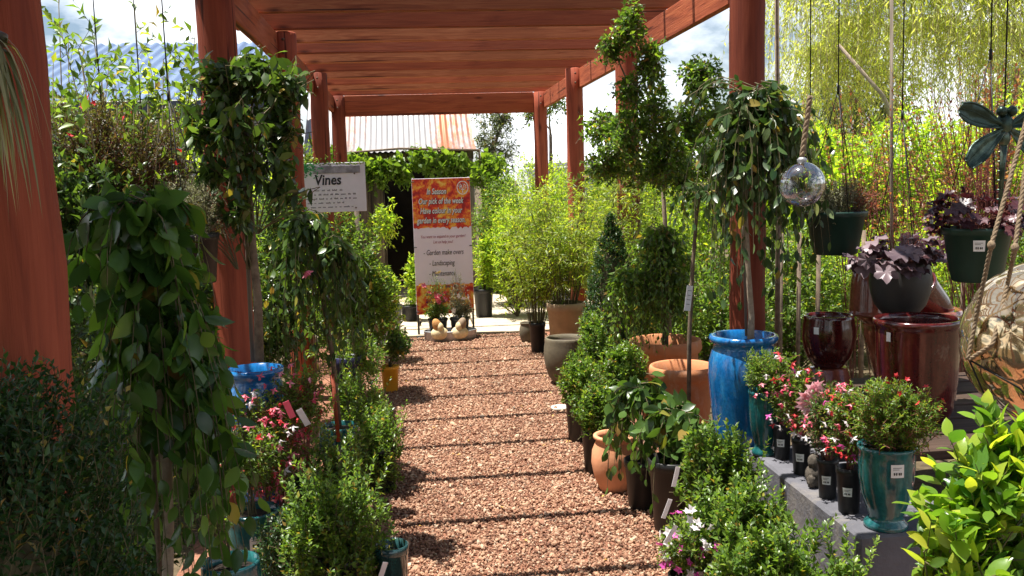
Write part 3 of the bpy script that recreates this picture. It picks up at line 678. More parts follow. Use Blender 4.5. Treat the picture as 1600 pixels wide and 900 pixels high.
def flame_mat(name):
    m, t, b, o = newmat(name)
    n = noise(t, 1.0, 6, objvec(t, (7, 7, 7)), .6, .6)
    n2 = noise(t, 1.0, 4, objvec(t, (26, 26, 26)), .6, .4)
    k = t.nodes.new('ShaderNodeMath'); k.operation = 'MULTIPLY_ADD'; k.inputs[1].default_value = .4; t.links.new(n2.outputs['Fac'], k.inputs[0])
    k2 = t.nodes.new('ShaderNodeMath'); k2.operation = 'MULTIPLY'; k2.inputs[1].default_value = .7; t.links.new(n.outputs['Fac'], k2.inputs[0]); t.links.new(k2.outputs[0], k.inputs[2])
    r = ramp(t, [(.44, (.34, .012, .015)), (.505, (.62, .03, .015)), (.555, (.78, .13, .02)), (.61, (.85, .38, .03)), (.67, (.88, .58, .12))])
    t.links.new(k.outputs[0], r.inputs[0]); t.links.new(r.outputs[0], b.inputs['Base Color']); b.inputs['Roughness'].default_value = .5; return m
M['autumn'] = flame_mat('autumn_leaf_print'); M['panel'] = plain_mat('lilac_white_panel', (.82, .74, .82), .55, var=.04, sc=3)
BD = 9.6
bx0, bx1 = Wx(656, BD), Wx(745, BD); bw = bx1 - bx0; bzt = Wz(700, 278, BD); bzb = Wz(700, 490, BD); bh = bzt - bzb
ban = thing('banner_sign', 'tall red and orange banner reading In Season on two black legs', 'sign', ((bx0 + bx1) / 2, BD, 0))
a = Acc(); box(a, (0, 0, bzb + bh / 2), (bw, .012, bh), 0, None, .002); obj('banner_panel', a, 'panel', ban)
def ragged(zt, zb, amp_t, amp_b, seed):
    r = np.random.default_rng(seed); n = 40; xs = np.linspace(-bw / 2 + .002, bw / 2 - .002, n)
    t = zt + (np.abs(r.normal(0, amp_t, n)) if amp_t else 0 * xs); b_ = zb - (np.abs(r.normal(0, amp_b, n)) if amp_b else 0 * xs)
    V = np.concatenate([np.stack([xs, np.full(n, -.0082), b_], 1), np.stack([xs, np.full(n, -.0082), t], 1)])
    A = Acc(); A.add(V, [(i, i + 1, n + i + 1, n + i) for i in range(n - 1)], 0, False); return A
obj('leaf_print', ragged(bzt - .003, bzb + bh * .645, 0, .012, 1), 'autumn', ban)
obj('leaf_print', ragged(bzb + bh * .215, bzb + .004, .012, 0, 2), 'autumn', ban)
for k, (s, f) in enumerate((('In Season', .895), ('Our pick of the week', .825), ('Have colour in your', .755), ('garden in every season.', .685))):
    text(ban, s, (-.01 if k else -.05, -.0105, bzb + bh * (f - .012)), .082, 'txt_black', .25, bold=.003, sx=.62).location.x += .004
    text(ban, s, (-.01 if k else -.05, -.0125, bzb + bh * (f - .010)), .082, 'txt_white', .25, bold=.0012, sx=.62)
for s, f in (('You want to expand in your garden?', .565), ('Let us help you!', .525)): text(ban, s, (0, -.0085, bzb + bh * f), .042, 'txt_red', .2, sx=.72)
for s, f, x in (('- Garden make overs', .44, 0), ('- Landscaping', .362, -.02), ('- Maintenance', .285, -.02)): text(ban, s, (x, -.0085, bzb + bh * f), .075, 'txt_black', .2, sx=.62)
a = Acc(); r = np.random.default_rng(15)
for k in range(3):
    x = -.19
    while x < .17:
        w = r.uniform(.02, .06)
        for q in range(int(w / .011)): box(a, (x + q * .011, -.0095, bzb + bh * (.195 - .055 * k) + .01), (.007, .001, r.choice((.016, .016, .026))), 0)
        x += w + .018
obj('lettering', a, plain_mat('purple_print', (.1, .04, .12), .6, var=.02), ban)
# round tree emblem
cx, cz = bw / 2 - .075, bzt - .1
a = Acc(); th = np.linspace(0, 2 * math.pi, 33)[:-1]
V = [(cx + .058 * math.cos(t), -.0095, cz + .068 * math.sin(t)) for t in th] + [(cx + .050 * math.cos(t), -.0095, cz + .06 * math.sin(t)) for t in th]
a.add(V, [(i, (i + 1) % 32, 32 + (i + 1) % 32, 32 + i) for i in range(32)], 0, False)
r = np.random.default_rng(4)
for k in range(26):
    p = r.normal(0, 1, 2); p = p / max(1, np.linalg.norm(p)) * .034; c = np.array((cx + p[0], -.0095, cz + .01 + p[1] * .85))
    t6 = np.linspace(0, 2 * math.pi, 7)[:-1]; a.add([c + .006 * np.array((math.cos(t), 0, math.sin(t))) for t in t6], [tuple(range(6))], 0, False)
a.add([(cx - .004, -.0096, cz - .05), (cx + .004, -.0096, cz - .05), (cx + .003, -.0096, cz), (cx - .003, -.0096, cz)], [(0, 1, 2, 3)], 0, False)
obj('emblem', a, 'txt_white', ban)
for sx_, zz in ((-1, bzt - .03), (1, bzt - .03), (-1, bzb + .03), (1, bzb + .03), (-1, (bzt + bzb) / 2), (1, (bzt + bzb) / 2)):
    a = Acc(); box(a, (sx_ * (bw / 2 - .012), .004, zz), (.03, .034, .008), 0, None, .002); obj('cable_tie', a, 'black', ban)
for s in (-1, 1):
    a = Acc(); x = s * (bw / 2 - .012); tube(a, [(x, .016, .0), (x, .016, bzt + .01)], .011, 8); box(a, (x, .016, .012), (.05, .3, .018), 0, None, .003); obj('leg', a, 'black', ban)

SD = 7.9
vx0, vx1 = Wx(476, SD), Wx(586, SD); vw = vx1 - vx0; vzt = Wz(530, 254, SD); vzb = Wz(530, 331, SD); vh = vzt - vzb
vs_ = thing('vines_sign', 'white plant sign headed Vines with small lines of text among the left shrubs', 'sign', ((vx0 + vx1) / 2, SD, 0), rz=R(-1))
a = Acc(); box(a, (0, 0, vzb + vh / 2), (vw, .012, vh), 0, None, .002); obj('sign_board', a, plain_mat('white_board', (.66, .63, .68), .5, var=.05), vs_)
a = Acc(); box(a, (.06, -.009, vzt - .055), (vw - .2, .006, .06), 0, None, .002); obj('log_print', a, plain_mat('grey_log_print', (.25, .24, .26), .8, var=.5, sc=20), vs_)
a = Acc(); n = 260; r = np.random.default_rng(9); P = np.stack([-vw / 2 + .02 + np.abs(r.normal(0, .075, n)), np.full(n, -.012) - r.uniform(0, .004, n), vzt - .01 - np.abs(r.normal(0, .04, n))], 1)
leaves(a, P, nrm(np.stack([r.normal(0, 1, n), 0 * P[:, 0], r.normal(-.6, .8, n)], 1)), np.tile((0, -1., 0), (n, 1)), np.full(n, .022), .45, LS); obj('ivy_print', a, leaf_mat('ivy_print', (.02, .2, .05), (.05, .32, .1), .6, 0), vs_)
a = Acc(); P = np.stack([np.linspace(-vw / 2, vw / 2, 60), np.full(60, -.009), vzt - .006 + r.normal(0, .004, 60)], 1); leaves(a, P, nrm(r.normal(0, 1, (60, 3)) * (1, .05, .5)), np.tile((0, -1., 0), (60, 1)), np.full(60, .02), .5, LS); obj('moss_print', a, 'lf_mid', vs_)
text(vs_, 'Vines', (-.015, -.0085, vzb + vh * .56), .115, 'txt_black', .12, bold=.0025, sx=.85)
a = Acc(); r = np.random.default_rng(12)
for k in range(5):
    x = -.2 + (.02 if k % 2 else 0)
    while x < .2 - (.08 if k in (0, 3) else 0):
        w = r.uniform(.018, .05); nl = int(w / .008)
        for q in range(nl):
            h = .0085 if r.uniform() < .7 else .013
            box(a, (x + q * .008, -.0068, vzb + vh * (.43 - k * .085) + h / 2), (.0045, .001, h), 0)
        x += w + .012
obj('lettering', a, 'txt_black', vs_)
for sx_ in (-.35, .35):
    for zz in (vzt - .09, vzb + .03): a = Acc(); ball(a, (sx_ * vw, -.008, zz), (.007, .004, .007), 0, 10, 6); obj('screw', a, 'bolt', vs_)
for s in (-.5, .5):
    a = Acc(); tube(a, [(s * vw * .7, .03, 0), (s * vw * .7, .03, vzt - .03)], .02, 8); obj('leg', a, 'old_wood', vs_)

# ================================================================== PLANTS
def RNG(s): return np.random.default_rng(s)
def rel(root, p): return np.asarray(p, float) - np.array(root.location)
def crown(root, a, leaf, twig='twig', name='crown'): return obj(name, a, [leaf, twig], root)

# ---- big dark bushes in the near left
def box_hedge():
    t = thing('box_bush', 'large dark clipped box bush standing in shade in front of the nearest left post', 'bush', (-.725, 1.62, 0)); r = RNG(21); a = Acc()
    n = 4300; u = unit(r, n); s = np.abs(u).max(1, keepdims=True); u2 = u / s ** .8
    Rr = np.array((.245, .28, .62)); q = r.uniform(.72, 1.0, (n, 1)) * (1 + .06 * np.sin(u2[:, :1] * 9) * np.sin(u2[:, 2:] * 7))
    tip = np.array((0, 0, .67)) + u2 * Rr * q * np.array((.93, .93, .98)); D = nrm(.6 * u + .8 * Z3 + r.normal(0, .3, (n, 3))); L = r.uniform(.07, .15, (n, 1)); P0 = tip - D * L
    twigs(a, r, P0, (P0 + tip) / 2, tip, 13, .02, .5, LS, 50, .5, 0, .0012, 0, 1, .1)
    ball(a, (0, 0, .62), (.17, .18, .46), 1, 12, 8)
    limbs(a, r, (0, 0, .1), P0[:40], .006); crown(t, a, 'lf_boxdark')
    trunk_part(t, [(0, 0, 0), (0, 0, .3)], [.03, .02]); return t
box_hedge()

def weeping_big():
    b = G(258, 2.55); t = thing('weeping_tree', 'dark weeping tree with large glossy drooping leaves beside the box bush', 'tree', b); r = RNG(22)
    top = rel(t, W(235, 330, 2.55)); a = Acc()
    weep(a, r, top, 66, .21, 1.04, .08, 19, .08, .56, LFW, 55, .3, .5, .0026, (0, 6.28), jit=.5, splay=(.4, 1.38), lenvar=.55, radvar=.7)
    weep(a, r, top - (0, 0, .25), 26, .19, .7, .08, 12, .08, .56, LFW, 55, .3, .5, .003, (-1.6, 1.2), jit=.5, lenvar=.5)
    weep(a, r, top + (-.02, 0, .0), 14, .22, .32, .14, 8, .085, .55, LFW, 45, .3, .4, .003, (0, 6.28), lenvar=.6)
    crown(t, a, 'lf_weep', 'twig'); P = curve_pts((-.03, 0, .28), top, 10, .012, r)
    trunk_part(t, P, np.linspace(.016, .009, 10), 'trunk_pale')
    a = Acc(); tube(a, [(-.06, .03, .28), (-.05, .03, 1.0)], .007, 6); obj('stake', a, 'trunk', t)
    add_pot(t, 'nursery', .15, .3, 'black'); return t
weeping_big()

def hanging_fronds():
    t = thing('strappy_basket', 'grey green strappy leaves drooping from a basket hung at the top left corner', 'hanging basket', W(-40, 60, 1.5)); r = RNG(23); a = Acc()
    n = 46; P0 = r.normal(0, .012, (n, 3)); th = r.uniform(-1.3, 1.5, n); o = np.stack([np.cos(th), np.sin(th) * .6, 0 * th], 1)
    L = r.uniform(.12, .26, n)[:, None]; P1 = P0 + o * .05 + Z3 * .03; P2 = P0 + o * r.uniform(.03, .085, (n, 1)) - Z3 * L
    t9 = np.broadcast_to(np.linspace(0, 1, 9)[None], (n, 9)); B = bez(P0, P1, P2, t9); D = bezd(P0, P1, P2, t9); S = nrm(np.cross(D, o[:, None] + .01)); w = (.0045 * (1 - t9 ** 3))[..., None]
    V = np.stack([B - S * w, B + S * w], 2); f = np.array([(i * 2, i * 2 + 1, i * 2 + 3, i * 2 + 2) for i in range(8)])
    a.add(V.reshape(-1, 3), (f[None] + (np.arange(n) * 18)[:, None, None]).reshape(-1, 4), 0, True)
    obj('crown', a, ['lf_straw'], t); add_pot(t, 'basket', .1, .12, 'black', z=-.11, xy=(-.06, .0))
    a = Acc(); 
    for k in range(3): tube(a, [(-.06 + .095 * math.cos(k * 2.1), .095 * math.sin(k * 2.1), 0), (-.06, 0, .5)], .0015, 5)
    tube(a, [(-.06, 0, .5), (-.06, 0, .96)], .0015, 5); obj('hanger', a, 'wire', t)
hanging_fronds()

# ---- generic shrubs
def sprigs(a, r, c, Rr, n, L, ll, lw=.54):
    u = unit(r, n); u[:, 2] = np.abs(u[:, 2]) * .6 + .3; P0 = np.asarray(c) + u * np.array(Rr) * .7; P2 = P0 + nrm(Z3 + u * .35 + r.normal(0, .2, (n, 3))) * (L * r.uniform(.6, 1.2, (n, 1))); twigs(a, r, P0, (P0 + P2) / 2 + r.normal(0, .008, (n, 3)), P2, 15, ll, lw, LS, 52, .6, 0, .0016, t0=.1)
def shrub(name, label, cat, base, crowns, leaf, group=None, pot=None, twig='twig', seed=0, trunk=None, flowers=None, tags=(), soil=True, sprig=0, **kw):
    """crowns: list of (px, py, d, (rx, ry, rz), n); kw goes to bush()"""
    t = thing(name, label, cat, base, group); r = RNG(seed); a = Acc(); zp = .02
    if pot is not None:
        st, pr, ph, pm = pot; p = add_pot(t, st, pr, ph, pm, soil); zp = SOILF[st][1] * ph
    tops = []
    for cx, cy, d, Rr, n in crowns:
        c = rel(t, W(cx, cy, d)); P = bush(a, r, c, Rr, n, **kw); tops.append(c); limbs(a, r, (0, 0, zp), P[:max(8, n // 40)], .004)
        if sprig: sprigs(a, r, c, Rr, int(n * .07), sprig, kw.get('ll', .025))
    crown(t, a, leaf, twig)
    if flowers:
        for fm, cnt, size, spread in flowers:
            fa = Acc(); P = []
            for cx, cy, d, Rr, n in crowns:
                u = unit(r, cnt); u[:, 1] = -np.abs(u[:, 1]) * r.uniform(.3, 1, cnt); P.append(rel(t, W(cx, cy, d)) + u * np.array(Rr) * spread)
            P = np.concatenate(P); blossoms(fa, r, P, np.full(len(P), size), 5, 0); obj('blossoms', fa, fm, t)
    for tg in tags: plant_tag(t, **tg)
    return t

# ---- left row along the path
FG = 'fuchsias in small black pots'
r_ = RNG(5)
def fuchsia(base, h, c, Rr, label, seed, potr=.05, poth=.14, leaf='lf_mid', n=170, fl=(('fl_pink', 16), ('fl_white', 6), ('fl_red', 12)), group=FG, taga=None, fs=.017, lab=True):
    t = thing('potted_fuchsia', label, 'fuchsia', base, group); r = RNG(seed); p = add_pot(t, 'nursery', potr, poth, 'black')
    if lab and taga is not None: label_on(p, potr * .88, poth * .5, (.03, .033), taga, tilt=.14)
    a = Acc(); P = bush(a, r, c, Rr, n, .09, 9, .021, .45, LS, up=.35, out=.9, rnd=.35, fill=.35, lump=.3, droop=.15); limbs(a, r, (0, 0, poth * .85), P[:14], .003)
    crown(t, a, leaf, 'twig_red')
    for fm, cnt in fl:
        fa = Acc(); u = unit(r, cnt); u[:, 1] = -np.abs(u[:, 1]); u[:, 0] -= .2; Q = np.asarray(c) + u * np.array(Rr) * r.uniform(.8, 1.12, (cnt, 1))
        blossoms(fa, r, Q, np.full(cnt, fs), 4, 0, face=np.tile((0, 0, -1.), (cnt, 1)) + r.normal(0, .35, (cnt, 3)), open_=.55, w=.42)
        blossoms(fa, r, Q - Z3 * fs * .35, np.full(cnt, fs * .8), 3, 0, face=np.tile((0, 0, -1.), (cnt, 1)), open_=.2, w=.6)
        obj('blossoms', fa, fm, t)
    return t
def zc(px, py, d, base): return W(px, py, d) - np.asarray(base)

b = G(382, 3.72)
t = shrub('potted_shrub', 'teal glazed urn pot with small red flowered shrub left of the fuchsias', 'potted plant', b, [(388, 710, 3.72, (.13, .12, .12), 220)], 'lf_mid', None, ('urn', .105, .3, 'teal'), seed=31, tl=.1, nl=10, ll=.022, lw=.42, flowers=(('fl_red', 7, .016, 1.0),))
label_on(t.children[0], .097, .2, (.05, .06), R(-75))
b = G(342, 3.05)
t = shrub('potted_seedling', 'teal glazed pot at the bottom left with a few bare stems under the weeping tree', 'potted plant', b, [(338, 800, 3.05, (.07, .07, .08), 26)], 'lf_mid', None, ('round', .1, .36, 'teal'), seed=32, tl=.12, nl=6, ll=.03, lw=.45)

b = G(432, 4.0); fuchsia(b, 0, zc(434, 700, 4.0, b), (.13, .12, .2), 'red and pink fuchsia between the two teal pots at the left', 33, .07, .2, n=300, fl=(('fl_pink', 60), ('fl_red', 40)), fs=.024)
b = G(402, 3.85); fuchsia(b, 0, zc(410, 690, 3.85, b), (.16, .13, .21), 'pink fuchsia spilling in front of the left blue jar', 30, .07, .22, n=520, fl=(('fl_pink', 55), ('fl_white', 16), ('fl_red', 24)), fs=.024)
b = G(470, 4.0); t = fuchsia(b, 0, zc(468, 622, 4.0, b), (.15, .13, .16), 'bushy fuchsia with picture tags right of the left blue jar', 34, .08, .32, n=330, fl=(('fl_pink', 30), ('fl_red', 14)), fs=.022)
plant_tag(t, zc(452, 640, 3.84, b), (.026, .075), (.1, -.35, .2), 'fl_pink', lines=False); plant_tag(t, zc(474, 652, 3.84, b), (.026, .075), (.1, -.45, -.1), 'fl_white', lines=False)

def lillypilly():
    b = G(400, 4.15); t = thing('potted_standard_tree', 'tall standard tree with glossy leaves in blue jar against the second left post', 'potted tree', b); r = RNG(35)
    add_pot(t, 'jar', .125, .78, 'blue'); a = Acc(); d = 4.15
    for px, py, dd, Rr, n in ((345, 125, 4.1, (.13, .12, .12), 60), (400, 110, 4.1, (.12, .12, .1), 60), (440, 135, 4.0, (.1, .1, .12), 50), (315, 195, 4.1, (.14, .12, .11), 44), (372, 200, 4.0, (.1, .12, .1), 30), (435, 200, 4.0, (.07, .07, .16), 40),
                              (335, 270, 4.1, (.12, .12, .1), 22), (372, 330, 4.0, (.08, .08, .14), 20), (440, 270, 4.05, (.05, .05, .14), 20), (392, 255, 4.0, (.07, .08, .09), 18), (322, 330, 4.1, (.08, .1, .08), 8)):
        c = zc(px, py, dd, b); P = bush(a, r, c, Rr, int(n * .85), .15, 8, .06, .5, LMID, up=.1, out=.9, rnd=.5, fill=.25, lump=.3, droop=.35, down=.25, r=.002); limbs(a, r, (c[0] * .3, 0, max(.9, c[2] - .25)), P[:6], .004)
    crown(t, a, 'lf_dark', 'twig')
    P = np.array([zc(px, py, 4.15, b) for px, py in ((405, 565), (403, 470), (396, 400), (390, 320), (384, 240), (382, 170), (384, 120))]); trunk_part(t, P, np.linspace(.02, .011, 7), 'trunk')
    a = Acc(); tube(a, [zc(395, 565, 4.2, b), zc(376, 180, 4.2, b)], .009, 8); obj('stake', a, 'old_wood', t)
lillypilly()

def weep_standard():
    b = G(527, 5.1); t = thing('weeping_standard', 'dark leaved weeping standard in teal pot with red stake below the Vines sign', 'potted tree', b); r = RNG(36)
    add_pot(t, 'round', .115, .27, 'teal'); a = Acc(); top = zc(478, 345, 5.1, b)
    weep(a, r, top, 60, .26, 1.0, .1, 17, .062, .5, LMID, 40, .25, .6, .0025, lenvar=.6, radvar=.85)
    weep(a, r, zc(530, 390, 5.0, b), 26, .18, .7, .1, 14, .06, .5, LMID, 40, .25, .6, .0025, lenvar=.5, radvar=.8)
    crown(t, a, 'lf_dark', 'twig'); P = np.array([(0, 0, .24), zc(520, 560, 5.1, b), zc(500, 440, 5.1, b), top]); trunk_part(t, P, [.014, .013, .011, .008])
    a = Acc(); tube(a, [zc(529, 690, 4.97, b), zc(519, 585, 4.97, b)], .011, 8); obj('stake', a, 'post', t)
    a = Acc(); blossoms(a, r, np.array([zc(478, 424, 4.85, b)]), np.array([.034]), 6, 0, open_=.5, w=.9); obj('blossoms', a, 'fl_pink', t)
weep_standard()
b = G(545, 5.9)
shrub('potted_shrub', 'tall navy pot holding a loose green shrub behind the weeping standard', 'potted plant', b, [(560, 555, 5.9, (.17, .15, .17), 150)], 'lf_mid', None, ('nursery', .09, .5, 'navy'), seed=37, tl=.12, nl=9, ll=.035, lw=.42)
SG = 'small leaved shrubs in black pots along the left path edge'
for (px, py, d, Rr, n, pr, ph, lab, sd, lf) in (
    (560, 640, 5.55, (.16, .15, .2), 340, .08, .24, 'bushy small leaved shrub on the left path edge before the yellow pot', 41, 'lf_box'),
    (583, 650, 5.9, (.09, .1, .11), 170, .06, .14, 'narrow shrub on the left path edge just before the yellow pot', 42, 'lf_mid'),
    (588, 705, 4.75, (.16, .15, .21), 420, .085, .24, 'rounded shrub in dark pot right behind the empty teal pot', 43, 'lf_box'),
    (530, 765, 4.05, (.15, .14, .22), 380, .085, .24, 'dark shrub between the left fuchsia and the empty teal pot', 44, 'lf_box'),
    (522, 830, 3.4, (.19, .14, .22), 640, .09, .22, 'box shrub with upright bright sprigs at the bottom left of the path', 45, 'lf_box')):
    b = G(px, d); shrub('potted_shrub', lab, 'shrub', b, [(px, py, d, Rr, n)], lf, SG, ('nursery', pr, ph, 'black'), seed=sd, sprig=.17, tl=.11, nl=11, ll=.027, lw=.54, up=1.0, out=.55, fill=.4, lump=.45)
b = G(462, 3.55); shrub('potted_shrub', 'low dark shrub under the fuchsia at the bottom left', 'shrub', b, [(455, 850, 3.55, (.13, .12, .16), 260)], 'lf_boxdark', SG, ('nursery', .08, .16, 'black'), seed=46, tl=.1, nl=10, ll=.021, lw=.5, up=.8, out=.6, fill=.4)
t = thing('empty_pot', 'empty teal pot with dark soil at the bottom left edge of the path', 'pot', G(599, 3.4)); add_pot(t, 'nursery', .066, .245, 'teal_dark'); 
plant_tag(t, (-.03, -.09, .18), (.02, .075), (.2, .3, .3), 'fl_white', lines=False)
def yellow_pot():
    b = G(610, 7.1); t = thing('potted_citrus', 'yellow pot with dark leafy plant and orange care tags on the left path edge', 'potted plant', b); r = RNG(47); add_pot(t, 'nursery', .07, .2, 'yellow')
    a = Acc(); P = bush(a, r, zc(615, 530, 7.1, b), (.15, .14, .17), 80, .1, 8, .055, .5, LS, fill=.3); limbs(a, r, (0, 0, .17), P[:12], .004); crown(t, a, 'lf_ficus')
    plant_tag(t, zc(600, 528, 6.9, b), (.035, .11), (0, .25, 0)); a = Acc(); box(a, zc(599, 518, 6.895, b), (.034, .001, .045), 0, roty(.25)); obj('plant_tag', a, 'fl_red', t)
    a = Acc(); box(a, zc(612, 508, 6.9, b), (.06, .002, .05), 0, roty(.7)); obj('plant_tag', a, 'fl_yel', t)
yellow_pot()
# medium shrubs left middle distance
MG = 'leafy shrubs behind the left row'
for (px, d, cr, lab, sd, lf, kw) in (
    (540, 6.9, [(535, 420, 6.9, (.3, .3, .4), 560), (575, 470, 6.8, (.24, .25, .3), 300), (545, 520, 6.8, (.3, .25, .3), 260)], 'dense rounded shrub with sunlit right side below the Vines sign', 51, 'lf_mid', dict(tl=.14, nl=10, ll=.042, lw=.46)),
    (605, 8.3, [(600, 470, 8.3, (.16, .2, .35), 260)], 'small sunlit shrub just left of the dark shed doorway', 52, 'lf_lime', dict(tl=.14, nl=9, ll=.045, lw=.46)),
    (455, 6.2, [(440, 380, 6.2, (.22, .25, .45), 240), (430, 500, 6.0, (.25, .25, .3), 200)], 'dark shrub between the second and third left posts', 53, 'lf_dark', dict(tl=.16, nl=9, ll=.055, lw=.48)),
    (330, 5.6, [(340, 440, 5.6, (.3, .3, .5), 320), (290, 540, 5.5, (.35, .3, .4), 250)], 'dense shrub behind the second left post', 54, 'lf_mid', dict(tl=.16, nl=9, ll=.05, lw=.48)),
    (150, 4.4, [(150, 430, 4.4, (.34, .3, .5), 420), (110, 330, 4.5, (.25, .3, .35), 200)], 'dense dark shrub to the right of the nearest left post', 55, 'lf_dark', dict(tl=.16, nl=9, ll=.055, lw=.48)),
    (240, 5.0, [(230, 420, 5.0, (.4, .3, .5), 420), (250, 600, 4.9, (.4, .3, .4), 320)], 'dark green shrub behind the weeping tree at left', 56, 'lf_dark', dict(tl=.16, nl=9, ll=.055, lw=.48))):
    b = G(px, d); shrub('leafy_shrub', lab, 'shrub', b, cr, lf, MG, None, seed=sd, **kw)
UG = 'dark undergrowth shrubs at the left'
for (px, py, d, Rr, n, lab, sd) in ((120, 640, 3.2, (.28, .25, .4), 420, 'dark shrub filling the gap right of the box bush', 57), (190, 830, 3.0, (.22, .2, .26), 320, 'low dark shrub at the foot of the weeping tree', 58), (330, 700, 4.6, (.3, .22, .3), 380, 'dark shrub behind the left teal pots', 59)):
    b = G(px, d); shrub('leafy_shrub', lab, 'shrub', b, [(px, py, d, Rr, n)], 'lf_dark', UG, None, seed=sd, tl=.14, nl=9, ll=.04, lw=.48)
# tall see-through saplings
TG = 'tall slender young trees with pale green leaves at left'
def sapling(px, d, top, lab, sd, lf, spread=.3, n=60, leaf=.068, nst=7):
    b = G(px, d); t = thing('young_tree', lab, 'tree', b, TG); r = RNG(sd); a = Acc(); zt = Wz(px, top, d)
    for k in range(nst):
        th = r.uniform(0, 6.28); e = np.array((math.cos(th) * spread * r.uniform(.3, 1), math.sin(th) * spread * r.uniform(.3, 1), zt * r.uniform(.82, 1.0)))
        m = 14; hs = np.linspace(.35, 1, m); P0 = np.stack([e[0] * hs ** 1.3, e[1] * hs ** 1.3, e[2] * hs], 1); dd = nrm(unit(r, m) * (1, 1, .3) + Z3 * .6); L = r.uniform(.1, .26, (m, 1)); P2 = P0 + dd * L
        twigs(a, r, P0, (P0 + P2) / 2 + Z3 * .01, P2, 7, leaf, .48, LS, 50, .4, .05, .0018)
        tube(a, [(0, 0, 0), (e[0] * .4, e[1] * .4, e[2] * .5), tuple(e)], [.009, .006, .002], 5, 1)
    crown(t, a, lf); trunk_part(t, [(0, 0, 0), (.01, 0, zt * .3), (0, .01, zt * .55)], [.018, .014, .008])
sapling(110, 5.4, -30, 'pale sapling nearest the left post against the blue roof', 61, 'lf_mid', .35)
sapling(180, 6.0, 70, 'sapling in front of the middle of the blue roof', 62, 'lf_mid', .35)
sapling(245, 5.2, -20, 'tallest sapling reaching above the blue roof beside the hanging wires', 63, 'lf_mid', .35, nst=8)
sapling(310, 6.4, 60, 'sapling just left of the second left post', 64, 'lf_lime', .35)
sapling(70, 4.6, 40, 'young tree squeezed against the nearest left post', 65, 'lf_mid', .25)
sapling(205, 4.7, 110, 'bushy young tree beneath the hanging wires at left', 66, 'lf_mid', .35)
# hanging baskets left
HG = 'hanging baskets above the left row'
def hanger(t, r, h, z, apex, ceil, n=3):
    a = Acc(); ap = np.asarray(apex)
    for k in range(n): th = k * 6.283 / n + .5; tube(a, [(r * math.cos(th), r * math.sin(th), z + h * .98), ap], .0022, 5)
    tube(a, [ap + (0, 0, -.02), ap + (0, 0, .02)], .006, 6); tube(a, [ap, (ap[0], ap[1], ceil)], .0028, 5); return obj('hanger', a, 'wire', t)
CEIL = 2.62
for (px, py, d, wirepx, lab, sd, lf) in ((165, 350, 4.6, 160, 'bronze leaved plant hanging left of the weeping tree on a long black wire', 71, 'lf_bronze'), (235, 355, 4.9, 222, 'dark bronze hanging plant with red blooms behind the weeping tree', 72, 'lf_bronze')):
    p = W(px, py, d); t = thing('hanging_plant', lab, 'hanging basket', p, HG); r = RNG(sd); add_pot(t, 'basket', .13, .17, 'black'); a = Acc()
    c = np.array((0, 0, .36)); P = bush(a, r, c, (.27, .22, .26), 480, .2, 12, .024, .45, LS, up=1.1, out=.8, fill=.3, lump=.4); limbs(a, r, (0, 0, .15), P[:30], .003); crown(t, a, lf, 'twig_red')
    fa = Acc(); P = c + unit(r, 5) * (.2, .2, .2); P[:, 1] = -.15; blossoms(fa, r, P, np.full(5, .018), 5, 0); obj('blossoms', fa, 'fl_red', t)
    hanger(t, .128, .17, 0, rel(t, W(wirepx, 190, d)), CEIL - p[2])
p = W(308, 442, 3.95); t = thing('hanging_plant', 'black hanging pot of fine grey green foliage beside the second left post', 'hanging basket', p, HG); r = RNG(73); add_pot(t, 'nursery', .098, .2, 'black'); a = Acc()
P = bush(a, r, (0, 0, .29), (.13, .12, .14), 420, .08, 12, .014, .4, LS, up=.7, out=.7, fill=.3, lump=.3); limbs(a, r, (0, 0, .17), P[:30], .002); crown(t, a, 'lf_grey'); hanger(t, .095, .2, 0, rel(t, W(263, 150, 3.95)), CEIL - p[2])
# the wires of the left baskets hang from a rail above the photo
t = thing('hanging_rail', 'black steel rail above the left plants carrying the basket wires', 'rail', (-1.25, 3.9, 0)); 
a = Acc(); tube(a, [(0, -1.2, CEIL), (0, 1.6, CEIL)], .012, 8)
for (px, d) in ((160, 4.6), (222, 4.9), (263, 3.95)):
    q = W(px, 190 if px != 263 else 150, d); tube(a, [(q[0] + 1.25, q[1] - 3.9, CEIL), (0, q[1] - 3.9, CEIL)], .006, 6)
tube(a, [(0, -1.2, CEIL), (.4, -1.2, CEIL + .0)], .012, 8); obj('bar', a, 'wire', t)

# ================================================================== RIGHT SIDE
RG = 'shrubs in black pots along the right path edge'
for (px, d, cr, pr, ph, lab, sd, lf, kw) in (
    (905, 5.46, [(912, 590, 5.46, (.16, .16, .18), 420), (935, 540, 5.6, (.12, .13, .15), 220), (925, 510, 5.7, (.08, .09, .1), 90)], .088, .27, 'small leaved shrub in black pot beside the white dish', 81, 'lf_box', {}),
    (930, 4.84, [(935, 635, 4.84, (.15, .15, .16), 360), (980, 590, 4.95, (.13, .14, .17), 300), (965, 560, 5.0, (.1, .1, .12), 120)], .08, .24, 'shrub in black pot between the white dish and the terracotta belly pot', 82, 'lf_box', {})):
    b = G(px, d); shrub('potted_shrub', lab, 'shrub', b, cr, lf, RG, ('nursery', pr, ph, 'black'), seed=sd, tl=.1, nl=11, ll=.029, lw=.5, up=.6, out=.7, fill=.35, lump=.4)
t = thing('belly_pot', 'round pale terracotta pot on the right edge of the gravel path', 'pot', GZ(962, 766)); add_pot(t, 'belly', .118, .285, 'terra_pale')
t = thing('white_dish', 'small white saucer lying on the gravel at the right edge', 'saucer', GZ(875, 642)); a = Acc(); lathe(a, [(0, .008), (.05, .008), (.056, .012), (.062, .03), (.058, .03), (.05, .016), (0, .014)], 28); obj('dish', a, plain_mat('cream_dish', (.6, .6, .52), .5), t)

